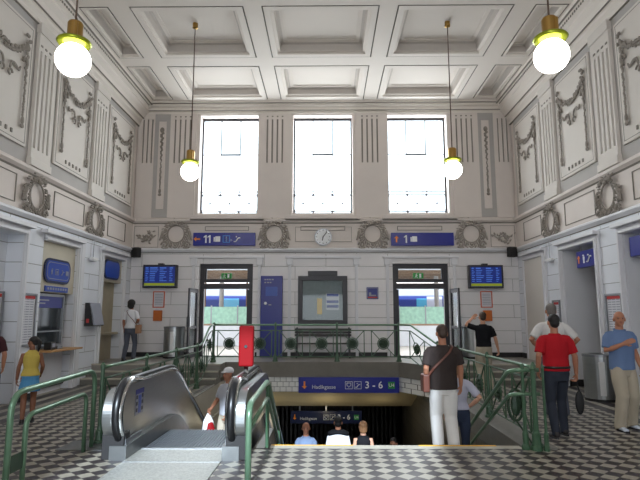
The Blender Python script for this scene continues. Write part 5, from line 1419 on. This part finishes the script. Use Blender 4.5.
# man with white trousers on the stairs
mp_, mT = person('man in dark shirt and white trousers with brown shoulder bag on top stairs', (1.62, 7.47, -0.16), 0.06, 1.70, 'skint', ('short', 'hairb'), ('c_brown', 'short', .86), ('c_offwhite', 'trousers'), 'shoe',
       arms={'R': ((.26, .02, 1.16), (.27, .07, .90), None), 'L': ((-.25, -.02, 1.15), (-.22, .12, .96), None)}, legs={'R': (.10, -.06), 'L': (-.10, .02)}, face=False, build=1.12, head_pitch=-0.25)
p = mT(-.27, -.02, .95)
t = thing('shoulder_bag', (p.x, p.y, p.z), 0.06, 'small brown leather bag at left hip of the white trousers man', 'bag')
MB().box(-0.045, 0.045, -0.10, 0.10, -0.12, 0.12).build('bag_body', 'bagb', t, bevel=0.02)
q = [mT(-.24, -.10, 1.06), mT(-.17, -.135, 1.16), mT(-.05, -.158, 1.28), mT(.06, -.140, 1.38), mT(.115, -.09, 1.45), mT(.13, -.01, 1.475), mT(.11, .08, 1.43), mT(.0, .155, 1.27), mT(-.15, .14, 1.12), mT(-.25, .05, 1.05)]
MB().tube(q, [(0.016, 0.005)] * len(q), 6).build('strap', 'bagb', t, off=(0, 0, 0))
st_ = [o for o in t.children if o.name.startswith('strap')][0]
st_.matrix_parent_inverse = Matrix.Rotation(-0.06, 4, 'Z') @ Matrix.Translation(-Vector((p.x, p.y, p.z)))
# woman beside him, a few steps further down
person('woman in pale T-shirt and jeans beside white trousers man, hand on hip', (2.00, 8.25, -0.64), -0.25, 1.64, 'skin', ('bob', 'hairf'), ('c_lav', 'short', .98), ('c_denim', 'jeans'), 'shoe',
       arms={'R': ((.34, -.03, 1.17), (.18, .07, 1.02), (-1, 0, .2), .8)}, female=True, face=False, belt=False)
# people lower on the stairs
person('man in white T-shirt with dark yoke going down the stairs, back to camera', (0.24, 10.95, -2.08), 0.0, 1.75, 'skint', ('short', 'hair'), ('c_white', 'short', .92), ('c_denim', 'jeans'), 'shoe', face=False, build=0.9)
o = MB(); o.tube([(-.19, -.01, 1.42), (-.10, -.03, 1.455), (0, -.04, 1.46), (.10, -.03, 1.455), (.19, -.01, 1.42)], [(.045, .07), (.055, .085), (.05, .085), (.055, .085), (.045, .07)], 10, hint=(0, 0, 1))
o = o.build('shoulder_yoke', 'c_black', bpy.data.objects[[x.name for x in bpy.data.objects if x.get('label', '').startswith('man in white T-shirt with dark yoke')][0]], smooth=True)
person('woman with fair bobbed hair and black top going down the stairs', (0.74, 10.95, -2.08), 0.0, 1.66, 'skin', ('bob', 'hairf'), ('c_black', 'tank', .92), ('c_denim', 'jeans'), 'shoe', female=True, face=False)
person('grey haired man in blue shirt coming up the stairs towards the camera', (-0.42, 11.35, -2.24), PI_, 1.72, 'skint', ('bald', 'hairg'), ('c_paleblue', 'long', .9), ('c_jgrey', 'trousers'), 'shoe', build=0.92)
person('person in dark clothes low on the stairs near the right wall, half hidden', (1.50, 12.2, -2.72), PI_ - 0.4, 1.70, 'skint', ('short', 'hair'), ('c_plum', 'long', .9), ('c_plum', 'trousers'), 'shoe', head_pitch=-0.3)
# man with the white cap coming up on the escalator side
cp_, cT = person('man in white cap and pale shirt with plastic bag riding the escalator', (-1.80, 9.95, -1.04), PI_ - 0.75, 1.76, 'skint', ('bald', 'hairg'), ('c_grey', 'short', .92), ('c_beige', 'trousers'), 'shoe', cap='c_white',
       arms={'R': ((.27, .04, 1.16), (.22, .22, 1.02), None, 1.0), 'L': ((-.26, .0, 1.15), (-.24, .16, .96), None, 1.0)}, build=1.05)
p = cT(.20, .28, .94)
t = thing('plastic_bag', (p.x, p.y, p.z), 0.3, 'white and red plastic carrier bag held by the white cap man', 'bag')
mb = MB(); mb.limb([(0, 0, 0), (0, 0, -.12), (0.01, 0, -.36)], [(.03, .02), (.09, .05), (.13, .07)], 14, hint=(1, 0, 0)); mb.build('bag_body', 'plast', t, smooth=True)
mb = MB(); mb.limb([(0.03, -.03, -.17), (0.05, -.04, -.36)], [(.06, .04), (.10, .055)], 12, hint=(1, 0, 0)); mb.build('red_print', 'redbox', t, smooth=True)
# woman at the far left
fp, fT = person('woman with bushy black hair, white top and grey jeans on the left landing', (-5.42, 14.7, ZP), -0.15, 1.66, 'skint', ('bushy', 'hair'), ('c_white', 'short', .93), ('c_jgrey', 'jeans'), 'shoe',
       arms={'R': ((.23, .0, 1.16), (.13, .17, 1.12), (-1, 0, 0), .8)}, legs={'R': (.12, .05), 'L': (-.12, -.08)}, female=True, face=False)
p = fT(.26, -.02, .92)
t = thing('handbag', (p.x, p.y, p.z), 0, 'tan handbag at the right hip of the bushy haired woman', 'bag')
MB().box(-0.05, 0.05, -0.13, 0.13, -0.13, 0.11).build('bag_body', 'bagt', t, bevel=0.02)
q = [fT(.24, -.08, 1.02), fT(.12, -.125, 1.18), fT(-.02, -.13, 1.32), fT(-.11, -.07, 1.43), fT(-.12, 0.0, 1.455), fT(-.09, .08, 1.41), fT(.05, .16, 1.25), fT(.2, .12, 1.05), fT(.25, .05, 1.0)]
MB().tube(q, 0.008, 6).build('strap', 'bagb', t, off=p)
# girl
person('girl in yellow top and blue skirt with ponytail near the ticket window', (-4.72, 8.55, 0), 0.5, 1.34, 'skind', ('ponytail', 'hair'), ('c_yellow', 'tank', .95), ('c_skyblue', 'skirt'), 'shoe',
       arms={'L': ((-.22, .02, 1.14), (-.24, .06, .88), None), 'R': ((.22, .0, 1.14), (.20, .14, .98), None)}, legs={'R': (.08, .10), 'L': (-.09, -.06)}, female=True, head_yaw=1.0)
# person cut by the left edge
person('person in dark maroon shirt cut off by the left edge of the picture', (-5.60, 8.85, 0), 0.2, 1.62, 'skint', ('short', 'hairb'), ('c_maroon', 'short', .9), ('c_jgrey', 'trousers'), 'shoe',
       arms={'R': ((.26, -.02, 1.12), (.22, .06, .88), None)}, face=False)
